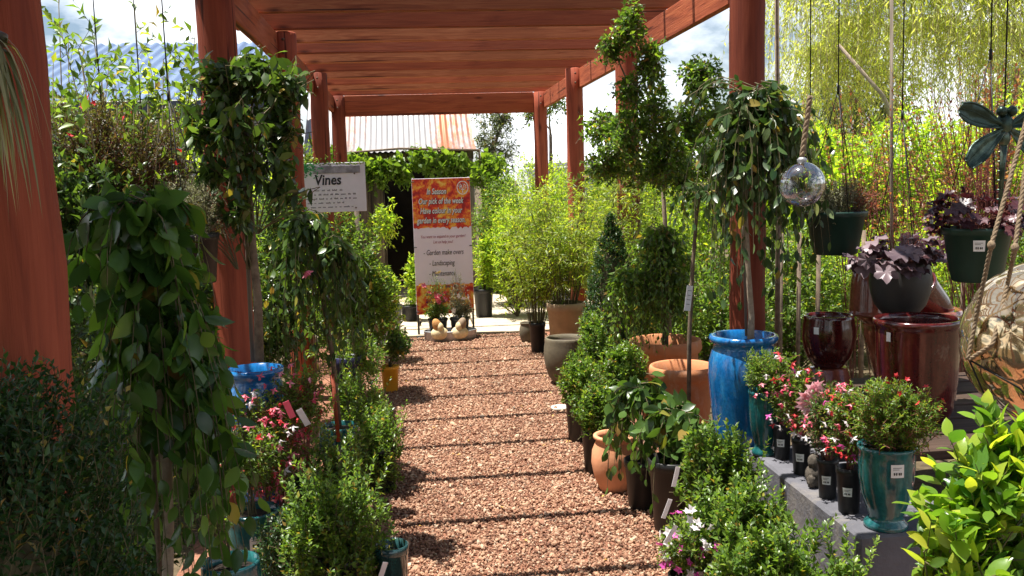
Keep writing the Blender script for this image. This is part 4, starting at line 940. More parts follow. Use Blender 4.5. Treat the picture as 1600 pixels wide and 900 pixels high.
def weep_low(px, d, cr, pr, ph, lab, sd, top):
    b = G(px, d); t = thing('trailing_plant', lab, 'potted plant', b, 'trailing broad leaved plants in black pots'); r = RNG(sd); add_pot(t, 'nursery', pr, ph, 'black'); a = Acc()
    weep(a, r, zc(*top, d, b), 38, .2, .42, .1, 10, .066, .6, LFW, 55, .5, .3, .003, lenvar=.7, radvar=.75)
    limbs(a, r, (0, 0, ph * .85), np.array([zc(*top, d, b)] * 4) + r.normal(0, .02, (4, 3)), .006)
    crown(t, a, 'lf_ficus'); return t
weep_low(1003, 4.27, None, .09, .24, 'trailing plant with broad leaves hanging over the black pot beside the terracotta belly pot', 83, (1003, 612))
weep_low(1050, 3.96, None, .108, .33, 'trailing plant in the largest black pot in front of the box bushes', 84, (1062, 650))

def standard_stem():
    b = G(1057, 4.62); t = thing('tagged_standard', 'thin stemmed standard tree with a long white tag in black pot', 'potted tree', b); r = RNG(85); add_pot(t, 'nursery', .108, .36, 'black'); a = Acc()
    top = zc(1094, 300, 4.62, b)
    P = np.array([zc(1076, 650, 4.62, b), zc(1077, 530, 4.62, b), zc(1082, 420, 4.62, b), zc(1088, 340, 4.62, b), top]); P[0][2] = .3; trunk_part(t, P, [.011, .011, .01, .009, .006], 'trunk')
    weep(a, r, top, 30, .16, .3, .07, 9, .05, .52, LMID, 45, .3, .4, .002, lenvar=.6); crown(t, a, 'lf_dark')
    plant_tag(t, zc(1076, 466, 4.58, b), (.032, .125), (0, .14, .1), 'white')
standard_stem()
b = G(1066, 5.02); t = thing('terracotta_bowl', 'terracotta planter with thick rim and bare soil in front of the taller terracotta planter', 'pot', b); add_pot(t, 'planter', .18, .52, 'terra')
def weep_bush():
    b = G(1040, 5.6); t = thing('weeping_bush', 'dense small leaved weeping bush in the large terracotta planter', 'potted tree', b); r = RNG(86); add_pot(t, 'planter', .22, .565, 'terra'); a = Acc()
    bush(a, r, zc(1035, 430, 5.6, b), (.19, .17, .3), 330, .13, 10, .04, .52, LS, up=-.2, out=.9, fill=.5, lump=.35, droop=.4)
    weep(a, r, zc(1028, 362, 5.6, b), 90, .27, .72, .05, 22, .04, .52, LS, 50, .3, .3, .002, lenvar=.5, radvar=.75)
    weep(a, r, zc(982, 430, 5.55, b), 80, .17, .5, .08, 18, .04, .52, LS, 50, .3, .3, .002, lenvar=.6, radvar=.9)
    crown(t, a, 'lf_box'); trunk_part(t, [(0, 0, .5), (.01, 0, .9), zc(1028, 380, 5.6, b)], [.02, .017, .012])
weep_bush()
def ficus():
    b = G(1046, 6.0); t = thing('ficus_tree', 'tall ficus tree with clumped dark foliage rising before the right pergola beam', 'tree', b); r = RNG(87); a = Acc()
    bl = [(985, 35, 5.3, (.09, .1, .17), 120), (955, 70, 5.35, (.09, .1, .09), 70), (1015, 95, 5.3, (.1, .11, .15), 130), (1025, 175, 5.4, (.15, .15, .2), 200), (975, 215, 5.4, (.2, .18, .2), 230), (1045, 230, 5.5, (.17, .17, .2), 200),
          (1095, 120, 5.6, (.16, .15, .17), 210), (1120, 185, 5.7, (.13, .13, .12), 120), (1080, 190, 5.6, (.15, .15, .2), 170), (945, 195, 5.5, (.16, .14, .13), 130), (1020, 265, 5.5, (.2, .16, .12), 130), (1105, 250, 5.7, (.12, .14, .16), 110), (945, 255, 5.5, (.14, .12, .12), 110), (985, 140, 5.35, (.1, .1, .12), 90), (1065, 275, 5.6, (.16, .14, .14), 120)]
    fork = zc(1036, 290, 5.85, b)
    for px, py, d, Rr, n in bl:
        c = zc(px, py, d, b); P = bush(a, r, c, np.array(Rr) * .95, int(n * .72), .12, 8, .038, .55, LS, up=.1, out=.9, rnd=.5, fill=.25, lump=.5, droop=.3); limbs(a, r, c * .9 + fork * .1, P[:20], .003)
        m = (fork + c) / 2 + r.normal(0, .03, 3); tube(a, [fork, m, c], [.011, .008, .004], 6, 1)
    crown(t, a, 'lf_ficustree', 'trunk'); trunk_part(t, [(0, 0, .2), (0, 0, .8), zc(1042, 400, 6.0, b), fork], [.022, .019, .016, .012]); add_pot(t, 'nursery', .16, .3, 'black')
ficus()
def jar_tree():
    b = G(1162, 4.17); t = thing('jar_tree', 'weeping tree with grey green leaves in the tall bright blue glazed jar', 'potted tree', b); r = RNG(88); add_pot(t, 'jar', .16, .82, 'blue'); a = Acc()
    top = zc(1180, 150, 4.17, b)
    bush(a, r, top - (0, 0, .2), (.22, .2, .22), 60, .16, 8, .07, .5, LFW, up=-.2, out=.9, fill=.3, droop=.5, down=.4); weep(a, r, top, 76, .26, .92, .08, 14, .07, .46, LFW, 52, .25, .45, .003, lenvar=.6, radvar=.7); weep(a, r, top - (0, 0, .12), 34, .23, .5, .08, 9, .07, .5, LFW, 42, .25, .5, .003, lenvar=.5)
    weep(a, r, top - (0, 0, .05), 16, .36, .62, .1, 11, .066, .48, LFW, 50, .25, .45, .003, lenvar=.7, radvar=.3); weep(a, r, top + (0, 0, .02), 5, .36, .15, .16, 7, .055, .5, LFW, 42, .25, .5, .003, arc=(2.6, 3.6), lenvar=.4)
    crown(t, a, 'lf_jar', 'twig'); P = np.array([zc(px, py, 4.17, b) for px, py in ((1173, 530), (1174, 495), (1169, 420), (1164, 330), (1166, 240), (1178, 160))]); trunk_part(t, P, [.016, .014, .012, .012, .011, .008], 'trunk_pale')
    a = Acc(); tube(a, [zc(1166, 525, 4.22, b), zc(1160, 290, 4.22, b)], .006, 6); obj('stake', a, 'old_wood', t)
jar_tree()
t = thing('timber_stake', 'slim upright timber stake beside the near right post', 'stake', G(1213, 5.0)); a = Acc(); tube(a, [(0, 0, 0), (.01, 0, 1.4), (.0, .01, 2.9)], [.016, .014, .012], 8); obj('pole', a, 'trunk', t)

# box bushes in front of the grey blocks
BG = 'bright box bushes in front of the grey blocks'
for (px, d, cr, lab, sd) in ((1115, 3.65, [(1110, 740, 3.65, (.12, .13, .17), 330), (1155, 750, 3.6, (.09, .1, .12), 150)], 'box bush with upright shoots in front of the blue jar', 91),
    (1160, 3.2, [(1135, 830, 3.2, (.13, .13, .14), 340), (1190, 815, 3.2, (.09, .1, .11), 160)], 'box bush in front of the far end of the grey blocks', 92),
    (1240, 2.8, [(1225, 885, 2.8, (.12, .1, .11), 300)], 'box bush at the bottom edge against the grey block', 93),
    (1150, 2.85, [(1160, 905, 2.85, (.12, .12, .11), 300)], 'lowest box bush at the bottom edge beside the white flowers', 94),
    (1330, 2.72, [(1320, 915, 2.72, (.1, .07, .09), 120)], 'few box sprigs in front of the nearest grey block', 95)):
    b = G(px, d); shrub('potted_box_bush', lab, 'box bush', b, cr, 'lf_box', BG, ('nursery', .1, .2, 'black'), seed=sd, sprig=.13, tl=.12, nl=11, ll=.03, lw=.56, up=1.1, out=.5, fill=.35, lump=.5)
b = G(1072, 3.15)
t = shrub('potted_impatiens', 'white and magenta flowering plant with tags at the bottom right path edge', 'potted plant', b, [(1075, 850, 3.15, (.1, .1, .12), 170)], 'lf_mid', None, ('nursery', .07, .16, 'black'), seed=96, tl=.08, nl=9, ll=.024, lw=.45, flowers=(('fl_white', 34, .02, 1.08), ('fl_mag', 18, .018, 1.12)))
for px, py, rr in ((1042, 795, .35), (1056, 745, .2), (1048, 835, .6)): plant_tag(t, zc(px, py, 3.05, b), (.016, .07), (.1, rr, .2), 'fl_white', lines=False)

# ---- grey painted blocks and what stands on them
PZ = .34
for (y0, y1, lab, x1) in ((3.148, 4.02, 'longer grey painted masonry block carrying the small fuchsia pots', 1.86), (2.93, 3.143, 'nearest grey painted masonry block under the teal urn', 1.86)):
    t = thing('grey_block', lab, 'block', (1.432, y0, 0), 'grey painted blocks at the right'); a = Acc(); box(a, ((x1 - 1.432) / 2, (y1 - y0) / 2, PZ / 2), (x1 - 1.432, y1 - y0, PZ), 0, None, .009); obj('block', a, 'plinth', t)
b = GZ(1384, 822, PZ); du = b[1]
t = thing('urn_plant', 'teal glazed urn with white price label and fine leaved shrub on the nearest grey block', 'potted plant', b); r = RNG(101); p = add_pot(t, 'urn', .096, .285, 'teal', seg=56); label_on(p, .092, .22, (.042, .044), R(-96))
a = Acc(); P = bush(a, r, zc(1402, 643, du, b), (.15, .14, .125), 760, .07, 12, .019, .32, LS, up=.5, out=.8, fill=.25, lump=.25); limbs(a, r, (0, 0, .26), P[:40], .002); crown(t, a, 'lf_mid', 'twig_red')
fa = Acc(); u = unit(r, 12); u[:, 2] = np.abs(u[:, 2]); blossoms(fa, r, zc(1402, 643, du, b) + u * (.15, .14, .12), np.full(12, .011), 5, 0); obj('blossoms', fa, 'fl_red', t)
b = GZ(1193, 709, PZ); du = b[1]
t = thing('urn_plant', 'slim dark teal urn with fine leaved shrub next to the blue jar', 'potted plant', b); r = RNG(102); add_pot(t, 'urn', .066, .28, 'teal'); a = Acc()
P = bush(a, r, zc(1195, 575, du, b), (.1, .1, .09), 320, .06, 11, .018, .34, LS, up=.5, out=.8, fill=.25); limbs(a, r, (0, 0, .25), P[:30], .002); crown(t, a, 'lf_mid')
for k, (px, d, cy, Rr, lab, lf_) in enumerate(((1222, 716, 605, (.105, .1, .15), 'small potted fuchsia farthest along the grey blocks next to the slim urn', 'lf_mid'), (1252, 740, 620, (.105, .1, .15), 'small potted fuchsia with pale pink blooms, second from the slim urn', 'lf_mid'),
        (1293, 777, 650, (.1, .09, .14), 'small potted fuchsia between the mossy stone and the teal urn', 'lf_dark'), (1326, 799, 655, (.1, .09, .15), 'small potted fuchsia touching the big teal urn', 'lf_mid'))):
    b = GZ(px, d, PZ); d = b[1]; t = fuchsia(b, 0, zc(px + 3, cy, d, b), Rr, lab, 103 + k, .04 if k < 3 else .046, .15 if k < 3 else .165, n=150, fl=(('fl_pink', 12), ('fl_white', 7), ('fl_red', 9)), taga=R(-125), fs=.02, lf_=None) if False else fuchsia(b, 0, zc(px + 3, cy, d, b), Rr, lab, 103 + k, .04 if k < 3 else .046, .15 if k < 3 else .165, lf_, 230, (('fl_pink', 14), ('fl_white', 8), ('fl_red', 12), ('fl_mag', 3)), FG, R(-122), .02)
    if k == 1:
        fa = Acc(); r = RNG(120); P = zc(1266, 620, d - .13, b) + r.normal(0, .017, (11, 3)) * (1, .4, 1.9); blossoms(fa, r, P, np.full(11, .044), 8, 0, face=np.tile((-.2, -1, -.3), (11, 1)), open_=.5, w=.42); obj('blossoms', fa, leaf_mat('pale_pink_petal', (.8, .34, .4), (.85, .58, .62), .5, .3, tc=(1.1, 1, 1)), t)
t = thing('stone_ornament', 'small dark mottled stone figure between the black fuchsia pots', 'ornament', GZ(1272, 760, PZ)); a = Acc(); ball(a, (0, 0, .045), (.034, .032, .046), 0, 24, 16); ball(a, (-.005, -.006, .1), (.022, .022, .03), 0, 20, 12); ball(a, (-.02, -.022, .03), (.018, .016, .026), 0, 14, 10); ball(a, (.02, -.022, .03), (.018, .016, .026), 0, 14, 10)
for V in a.V: V += np.random.default_rng(1).normal(0, .0012, V.shape)
obj('figure', a, plain_mat('mottled_stone', (.09, .075, .06), .9, var=.7, sc=60, bs=.9), t)

# ---- bench of big glazed pots
bz_ = .5
t = thing('pot_bench', 'low timber display bench under the dark red glazed pots', 'bench', (2.35, 3.95, 0)); a = Acc()
for k in range(6): box(a, (0, -.55 + k * .215, bz_ - .02), (1.35, .19, .04), 0, None, .004)
obj('top', a, 'bench', t)
for sx in (-.6, .6):
    for sy in (-.5, .5): a = Acc(); box(a, (sx, sy, (bz_ - .04) / 2), (.09, .09, bz_ - .042), 0, None, .004); obj('leg', a, 'bench', t)
t = thing('red_pot', 'largest oxblood red glazed pot with a small white label under the hanging heuchera', 'pot', (Wx(1432, 3.7), 3.7, bz_)); p = add_pot(t, 'cyl', .173, .437, 'red', soil=False, seg=64); label_on(p, .168, .375, (.02, .038), R(-158), lines=False)
t = thing('red_pot', 'smaller oxblood red glazed pot with a white label beside the terracotta bowl', 'pot', (Wx(1294, 4.25), 4.25, bz_ + .135)); p = add_pot(t, 'round', .122, .245, 'red', soil=False, seg=56); label_on(p, .121, .185, (.024, .032), R(-140), lines=False)
t = thing('upturned_pot', 'upturned reddish brown pot carrying the smaller oxblood pot', 'pot', (Wx(1294, 4.25), 4.25, bz_)); a = Acc(); lathe(a, [(0, .134), (.08, .134), (.085, .13), (.12, .02), (.13, .02), (.13, 0), (.12, 0)], 40); obj('pot', a, 'brown', t)
bb = (Wx(1418, 4.37), 4.37, bz_)
t = thing('brown_bowl', 'wide reddish brown bowl planter holding two leaning pots', 'pot', bb); add_pot(t, 'bowl', .24, .375, 'brown', seg=56)
for (px, py, tx, ty, lab, m) in ((1362, 478, 3.0, .0, 'reddish brown pot turned upside down in the wide bowl at its left', 'brown'), (1468, 480, .3, -.75, 'dark red pot leaning inside the wide bowl at its right', 'red')):
    t = thing('leaning_pot', lab, 'pot', W(px, py, 4.35)); a = Acc(); lathe(a, pot_prof('cyl', .11, .24), 40); o = obj('pot', a, m, t, (0, 0, .2 if tx > 1 else -.06)); o.rotation_euler = (R(180) if tx > 1 else .2, ty, 0)
t = thing('red_pot', 'low orange red glazed pot on the ground behind the teal urn', 'pot', (2.1, 3.12, 0)); add_pot(t, 'belly', .17, .36, 'brown', soil=False)

# ---- hanging things at right
HR = 'hanging baskets above the right hand pots'
RAILZ = 2.72
t = thing('hanging_rail', 'galvanised rail above the right hand pots carrying the baskets', 'rail', (2.0, 3.6, 0)); a = Acc(); tube(a, [(0, -1.6, RAILZ), (0, 1.4, RAILZ)], .016, 8); obj('bar', a, 'zinc', t)
a = Acc(); tube(a, [(-.35, 1.0, RAILZ + .01), (.9, 1.0, RAILZ + .01)], .016, 8); obj('bracket', a, 'zinc', t)
p = W(1305, 397, 4.3); t = thing('hanging_basket', 'dark green plastic hanging basket of fine grey foliage beside the glass ball', 'hanging basket', p, HR); r = RNG(131); add_pot(t, 'basket', .145, .2, 'green_plastic'); a = Acc()
P = bush(a, r, (-.03, 0, .26), (.18, .14, .11), 420, .09, 12, .016, .35, LS, up=.5, out=.8, fill=.25); limbs(a, r, (0, 0, .17), P[:40], .002); crown(t, a, 'lf_grey')
a = Acc(); P = bush(a, r, (.12, 0, .27), (.11, .12, .12), 110, .1, 11, .014, .35, LS, up=.7, out=.8, fill=.25); limbs(a, r, (.08, 0, .17), P[:20], .002); obj('red_crown', a, ['lf_red', 'twig_red'], t)
hanger(t, .143, .2, 0, rel(t, W(1310, 140, 4.3)), RAILZ - p[2])
def heuchera(t, r, c, Rr, n, size, leaf, base):
    a = Acc(); u = unit(r, n); u[:, 2] = np.abs(u[:, 2]) * .9 - .25; u = nrm(u); P = np.asarray(c) + u * np.array(Rr) * r.uniform(.55, 1.05, (n, 1))
    A = nrm(u * (1, 1, .15) - Z3 * r.uniform(.0, .8, (n, 1)) + r.normal(0, .25, (n, 3))); N = nrm(u * .6 + Z3 * .7 + r.normal(0, .25, (n, 3)))
    leaves(a, P, A, N, size * r.uniform(.6, 1.15, n), 1.0, LLOB, 0)
    P0 = np.tile(np.asarray(base, float), (n, 1)) + r.normal(0, .015, (n, 3)) * (1, 1, .1); sticks(a, P0, (P0 + P) / 2 + Z3 * .04, P, .0018, 1, 4); return obj('crown', a, [leaf, 'twig_red'], t)
p = W(1406, 492, 3.97); t = thing('hanging_pot', 'round charcoal hanging pot of silvery purple heuchera over the largest red pot', 'hanging basket', p, HR); r = RNG(132); add_pot(t, 'round', .13, .235, 'darkgrey')
heuchera(t, r, (0, 0, .26), (.15, .14, .14), 64, .098, 'lf_silver', (0, 0, .21)); a = Acc()
P0 = r.normal(0, .03, (26, 3)) * (1, 1, 0) + (0, 0, .2); P2 = P0 + r.normal(0, .1, (26, 3)) * (1, 1, 0) + Z3 * r.uniform(.2, .5, (26, 1)); twigs(a, r, P0, (P0 + P2) / 2, P2, 14, .009, .5, LS, 40, .5, 0, .0014, t0=.55); obj('flower_stems', a, ['lf_red', 'twig_red'], t)
hanger(t, .125, .235, 0, rel(t, W(1410, 180, 3.97)), RAILZ - p[2])
p = W(1525, 439, 3.5); t = thing('hanging_basket', 'dark green hanging basket with price label and burgundy heuchera behind the dragonfly', 'hanging basket', p, HR); r = RNG(133); pb = add_pot(t, 'basket', .132, .21, 'green_plastic'); label_on(pb, .118, .145, (.04, .042), R(-118), tilt=.2)
heuchera(t, r, (0, 0, .24), (.18, .15, .13), 85, .07, 'lf_plum', (0, 0, .19)); a = Acc()
P0 = r.normal(0, .04, (44, 3)) * (1, 1, 0) + (0, 0, .18); P2 = P0 + r.normal(0, .12, (44, 3)) * (1, 1, 0) + Z3 * r.uniform(.25, .6, (44, 1)); twigs(a, r, P0, (P0 + P2) / 2, P2, 16, .011, .5, LS, 40, .5, 0, .0014, t0=.45); obj('flower_stems', a, ['lf_red', 'twig_red'], t)
hanger(t, .128, .21, 0, rel(t, W(1548, 85, 3.5)), RAILZ - p[2])

def rope(a, pts, r, mi=0, lay=38, strands=3):
    """twisted rope: strands winding round the path"""
    P = np.array(pts, float); seg = np.linalg.norm(np.diff(P, axis=0), axis=1); s = np.concatenate(([0], np.cumsum(seg))); n = max(8, int(s[-1] / (r * 1.2))); q = np.linspace(0, s[-1], n)
    Q = np.stack([np.interp(q, s, P[:, k]) for k in range(3)], 1); T = nrm(np.gradient(Q, axis=0)); ref = np.array((0, 1., 0)) if abs(T[0][1]) < .8 else np.array((1., 0, 0)); e1 = nrm(np.cross(T, ref)); e2 = np.cross(T, e1)
    for k in range(strands):
        th = q / r * .9 + k * 6.283 / strands; tube(a, Q + r * .5 * (np.cos(th)[:, None] * e1 + np.sin(th)[:, None] * e2), r * .62, 6, mi)
M['clear_glass'], t_, b_, o_ = newmat('clear_glass')
tr = t_.nodes.new('ShaderNodeBsdfTransparent'); tr.inputs[0].default_value = (.97, .97, .98, 1); gl = t_.nodes.new('ShaderNodeBsdfGlossy'); gl.inputs['Roughness'].default_value = .02
lw_ = t_.nodes.new('ShaderNodeLayerWeight'); lw_.inputs[0].default_value = .42; mxs = t_.nodes.new('ShaderNodeMixShader'); t_.links.new(lw_.outputs['Facing'], mxs.inputs[0]); t_.links.new(tr.outputs[0], mxs.inputs[1]); t_.links.new(gl.outputs[0], mxs.inputs[2]); t_.links.new(mxs.outputs[0], o_.inputs[0])
mr_ = t_.nodes.new('ShaderNodeMath'); mr_.operation = 'MULTIPLY'; mr_.inputs[1].default_value = .95; t_.links.new(lw_.outputs['Facing'], mr_.inputs[0]); t_.links.new(mr_.outputs[0], mxs.inputs[0])
p = W(1253, 288, 3.75); t = thing('glass_ball', 'clear glass ball hanging on a twisted rope left of the green basket', 'glass ornament', p); a = Acc(); ball(a, (0, 0, 0), .092, 0, 40, 24); ball(a, (0, 0, 0), -.0895, 0, 40, 24); obj('globe', a, 'clear_glass', t)
a = Acc(); lathe(a, [(0, .088), (.018, .088), (.02, .1), (.012, .108), (0, .11)], 16); obj('cap', a, 'zinc', t)
a = Acc(); tp = rel(t, W(1266, 150, 3.75)); rope(a, [(0, 0, .108), tp], .011); obj('rope', a, 'rope', t); a = Acc(); tube(a, [tp, (tp[0], tp[1], RAILZ - p[2])], .0025, 5); obj('wire', a, 'wire', t)

# ---- dragonfly
def iri_mat():
    m, t, b, o = newmat('dragonfly_paint'); n = noise(t, 9, 5, objvec(t), .6, .5); r = ramp(t, [(.3, (.014, .026, .021)), (.5, (.03, .055, .042)), (.6, (.09, .13, .1)), (.7, (.15, .08, .045))]); t.links.new(n.outputs['Fac'], r.inputs[0]); t.links.new(r.outputs[0], b.inputs['Base Color'])
    b.inputs['Metallic'].default_value = .65; b.inputs['Roughness'].default_value = .34; n2 = noise(t, 60, 3, objvec(t)); bump(t, b, n2.outputs['Fac'], .25, .004); return m
M['dragon'] = iri_mat()
p = W(1569, 200, 2.9); t = thing('dragonfly_ornament', 'teal and bronze metal dragonfly with spread wings hanging at the right edge', 'garden ornament', p)
a = Acc(); ball(a, (0, 0, .012), (.026, .026, .036), 0, 24, 16); ball(a, (0, 0, -.03), (.02, .02, .03), 0, 20, 12); obj('body', a, 'dragon', t)
for s in (-1, 1): a = Acc(); ball(a, (s * .017, -.012, .052), .0165, 0, 18, 12); obj('eye', a, 'dragon', t)
def wing(s, ang, L, wid, bend):
    n, m = 16, 6; V = []
    ca, sa = math.cos(ang), math.sin(ang)
    for side in (1, -1):
        for i in range(n):
            u = i / (n - 1); w = wid * (math.sin(min(1, u * 1.02 + .02) * math.pi * .86 + .12) ** .7) * (.45 + .75 * u)
            for j in range(m):
                v = j / (m - 1) - .42; x = u * L + .012; z = v * w; y = -.012 - bend * u * u + .004 * math.cos(v * 8) + .0025 * math.sin(u * 14 + v * 9)
                V.append((s * (x * ca - z * sa), y - side * .0012, x * sa + z * ca + .0))
    F = []
    for k in range(2):
        for i in range(n - 1):
            for j in range(m - 1):
                q = [k * n * m + i * m + j, k * n * m + (i + 1) * m + j, k * n * m + (i + 1) * m + j + 1, k * n * m + i * m + j + 1]; F.append(q if k == 0 else q[::-1])
    a = Acc(); a.add(V, F, 0, True)
    top = [V[i * m + m - 1] for i in range(n)]; bot = [V[i * m] for i in range(n)]; end = [V[(n - 1) * m + j] for j in range(m)]
    tube(a, top, .0042, 6); tube(a, bot, .0026, 6); tube(a, end, .003, 6)
    for j in (1, 3): tube(a, [V[i * m + j] for i in range(n)], .0014, 5)
    return a
for s in (-1, 1):
    obj('wing', wing(s, R(18), .172, .074, .03), 'dragon', t); obj('wing', wing(s, R(-40), .165, .07, .02), 'dragon', t)
a = Acc(); tube(a, [(0, 0, -.05), (0, .004, -.12), (0, .01, -.26)], [.012, .009, .006], 10)
for k in range(6): tube(a, [(-.016, .005, -.075 - k * .03), (.016, .005, -.075 - k * .03)], .003, 6)
obj('tail', a, 'dragon', t); a = Acc(); tube(a, [(0, 0, .06), (0, .0, RAILZ - p[2])], .0025, 5); obj('wire', a, 'wire', t)
t = thing('cross_bar', 'galvanised bar hung with the dragonfly and orb at the right edge', 'rail', (1.9, 2.7, 0)); a = Acc(); tube(a, [(-.25, .2, RAILZ), (.3, .2, RAILZ)], .012, 8); tube(a, [(-.25, -.1, RAILZ), (.3, -.1, RAILZ)], .012, 8); obj('bar', a, 'zinc', t)

# ---- hammered orb in a rope net
def orb():
    p = W(1640, 535, 2.6); Rr = .245; t = thing('hammered_orb', 'large dimpled brassy glass orb in a rope net at the right edge', 'garden ornament', p); r = RNG(141)
    seg, rings = 260, 150; ph = np.linspace(0, math.pi, rings + 1); th = np.linspace(0, 2 * math.pi, seg, endpoint=False)
    u = np.stack([np.sin(ph)[:, None] * np.cos(th), np.sin(ph)[:, None] * np.sin(th), np.repeat(-np.cos(ph)[:, None], seg, 1)], -1).reshape(-1, 3)
    k = 64; gi = np.arange(k) + .5; phi = np.arccos(1 - 2 * gi / k); tt = math.pi * (1 + 5 ** .5) * gi; c = nrm(np.stack([np.cos(tt) * np.sin(phi), np.sin(tt) * np.sin(phi), np.cos(phi)], 1) + r.normal(0, .07, (k, 3)))
    dd = np.arccos(np.clip(u @ c.T, -1, 1)); ds = np.sort(dd, 1); dep = np.clip((ds[:, 1] - ds[:, 0]) / .34, 0, 1); dep = np.sin(dep * math.pi / 2)
    V = u * (Rr * (.976 + .024 * dep))[:, None]; F = [(i * seg + j, i * seg + (j + 1) % seg, (i + 1) * seg + (j + 1) % seg, (i + 1) * seg + j) for i in range(rings) for j in range(seg)]
    a = Acc(); a.add(V, F, 0, True)
    m, t_, b, o = newmat('mercury_glass'); n = noise(t_, 7, 4, objvec(t_)); rr = ramp(t_, [(.35, (.5, .34, .17)), (.6, (.82, .66, .42))]); t_.links.new(n.outputs['Fac'], rr.inputs[0]); t_.links.new(rr.outputs[0], b.inputs['Base Color']); b.inputs['Metallic'].default_value = .88; b.inputs['Roughness'].default_value = .06; b.inputs['Coat Weight'].default_value = .5
    obj('globe', a, m, t)
    a = Acc(); ap = rel(t, W(1598, 130, 2.6)); ap[1] = 0; ap[0] = ap[0] * .6
    def on(px, py, lift=1.03):
        q = rel(t, W(px, py, 2.6)); x, z = q[0], q[2]; y = -math.sqrt(max(0.0004, (Rr * lift) ** 2 - x * x - z * z)); return np.array((x, y, z))
    k1 = rel(t, W(1549, 383, 2.5)); k2 = rel(t, W(1586, 387, 2.47))
    for kk, pth in ((k1, [on(1518, 500), on(1506, 560)]), (k2, [on(1560, 440), on(1522, 530), on(1508, 560)])):
        rope(a, [ap, kk] + pth, .0062); ball(a, kk, (.011, .011, .013), 0, 12, 8)
    obj('rope_net', a, 'rope', t)
    for pts in ((on(1508, 560), on(1530, 610), on(1560, 660)), (on(1508, 560), on(1545, 590), on(1600, 640))): a = Acc(); tube(a, pts, .0028, 6); obj('net_cord', a, 'wire', t)
    a = Acc(); tube(a, [ap, (ap[0], ap[1], RAILZ - p[2])], .003, 6); obj('rope', a, 'wire', t)
orb()
def lime_ficus():
    b = np.array((1.235, 2.1, 0)); t = thing('yellow_green_ficus', 'sunlit yellow green ficus with glossy oval leaves at the bottom right corner', 'potted plant', b); r = RNG(142); add_pot(t, 'nursery', .15, .34, 'black'); a = Acc()
    for px, py, d, Rr, n in ((1540, 760, 2.1, (.14, .14, .17), 60), (1575, 700, 2.1, (.1, .1, .13), 34), (1500, 820, 2.05, (.12, .1, .12), 36), (1600, 820, 2.05, (.12, .12, .2), 40), (1520, 890, 2.0, (.16, .12, .1), 34), (1470, 850, 2.1, (.05, .06, .1), 10)):
        c = zc(px, py, d, b); P = bush(a, r, c, Rr, int(n * .8), .13, 7, .066, .54, LFW, up=.7, out=.8, rnd=.4, fill=.3, lump=.3, ang=50, nup=.6, r=.0025); limbs(a, r, (0, 0, .3), P[:12], .004)
    crown(t, a, 'lf_sun', 'twig')
lime_ficus()

# ================================================================== MIDDLE AND BACKGROUND
# right row of bamboo and pots in the middle distance
def bamboo(px, d, top, spread, lab, sd, pot=None, nst=26, lf='lf_bamboo', leaf=.062, base=None, z0=None, dens=16):
    b = G(px, d) if base is None else base; t = thing('bamboo_plant', lab, 'bamboo', b, 'bamboo along the right side'); r = RNG(sd); a = Acc(); zt = Wz(px, top, d) - b[2]; z = .02
    if pot: add_pot(t, *pot); z = pot[2] * .85
    th = r.uniform(0, 6.28, nst); rr = spread * np.sqrt(r.uniform(0, 1, nst)); P0 = np.stack([np.cos(th) * rr * .25, np.sin(th) * rr * .25, np.full(nst, z)], 1); H = zt * r.uniform(.55, 1, nst)
    P2 = np.stack([np.cos(th) * rr, np.sin(th) * rr, H], 1); P1 = P0 * .6 + np.stack([np.cos(th) * rr * .5, np.sin(th) * rr * .5, H * .65], 1); sticks(a, P0, P1, P2, .004, 1, 6)
    tt = np.broadcast_to(np.linspace(.22, 1, dens)[None], (nst, dens)); Q = bez(P0, P1, P2, tt).reshape(-1, 3); dd = nrm(unit(r, len(Q)) * (1, 1, .35) + Z3 * .25); L = r.uniform(.1, .22, (len(Q), 1))
    E = Q + dd * L - Z3 * .02; twigs(a, r, Q, (Q + E) / 2 + Z3 * .025, E, 6, leaf, .2, LSF, 45, .5, .15, .0014, t0=.3); crown(t, a, lf); return t
bamboo(842, 8.4, 300, .27, 'leafy bamboo in the black pot nearest the paving on the right', 151, ('nursery', .075, .28, 'black'), 38)
bamboo(886, 8.0, 290, .36, 'leafy bamboo in the sandstone pot on the right of the path', 152, ('nursery', .16, .5, 'sand'), 52)
bamboo(940, 8.6, 250, .36, 'taller bamboo behind the dark cone topiary', 153, ('nursery', .14, .35, 'black'), 34)
bamboo(985, 6.95, 225, .3, 'tall lime bamboo hiding the second right post behind the weeping bush', 156, ('nursery', .14, .35, 'black'), 40)
t = thing('stone_bowl', 'large olive grey stone bowl planter on the right gravel edge', 'pot', GZ(886, 600)); add_pot(t, 'round', .17, .36, 'olive')
t = thing('small_stone_pot', 'small olive stone pot at the far end of the right row', 'pot', G(826, 8.95)); add_pot(t, 'belly', .075, .2, 'olive')
b = G(956, 6.6); t = thing('cone_topiary', 'dark clipped cone shaped topiary behind the weeping bush', 'topiary', b); r = RNG(155); a = Acc(); bush(a, r, zc(956, 435, 6.6, b), (.23, .22, .46), 1500, .07, 10, .022, .5, LS, up=.6, out=.6, fill=.8, lump=0, shape='cone'); ball(a, zc(956, 465, 6.6, b), (.085, .085, .34), 1, 10, 8); crown(t, a, 'lf_boxdark'); add_pot(t, 'nursery', .13, .3, 'black')

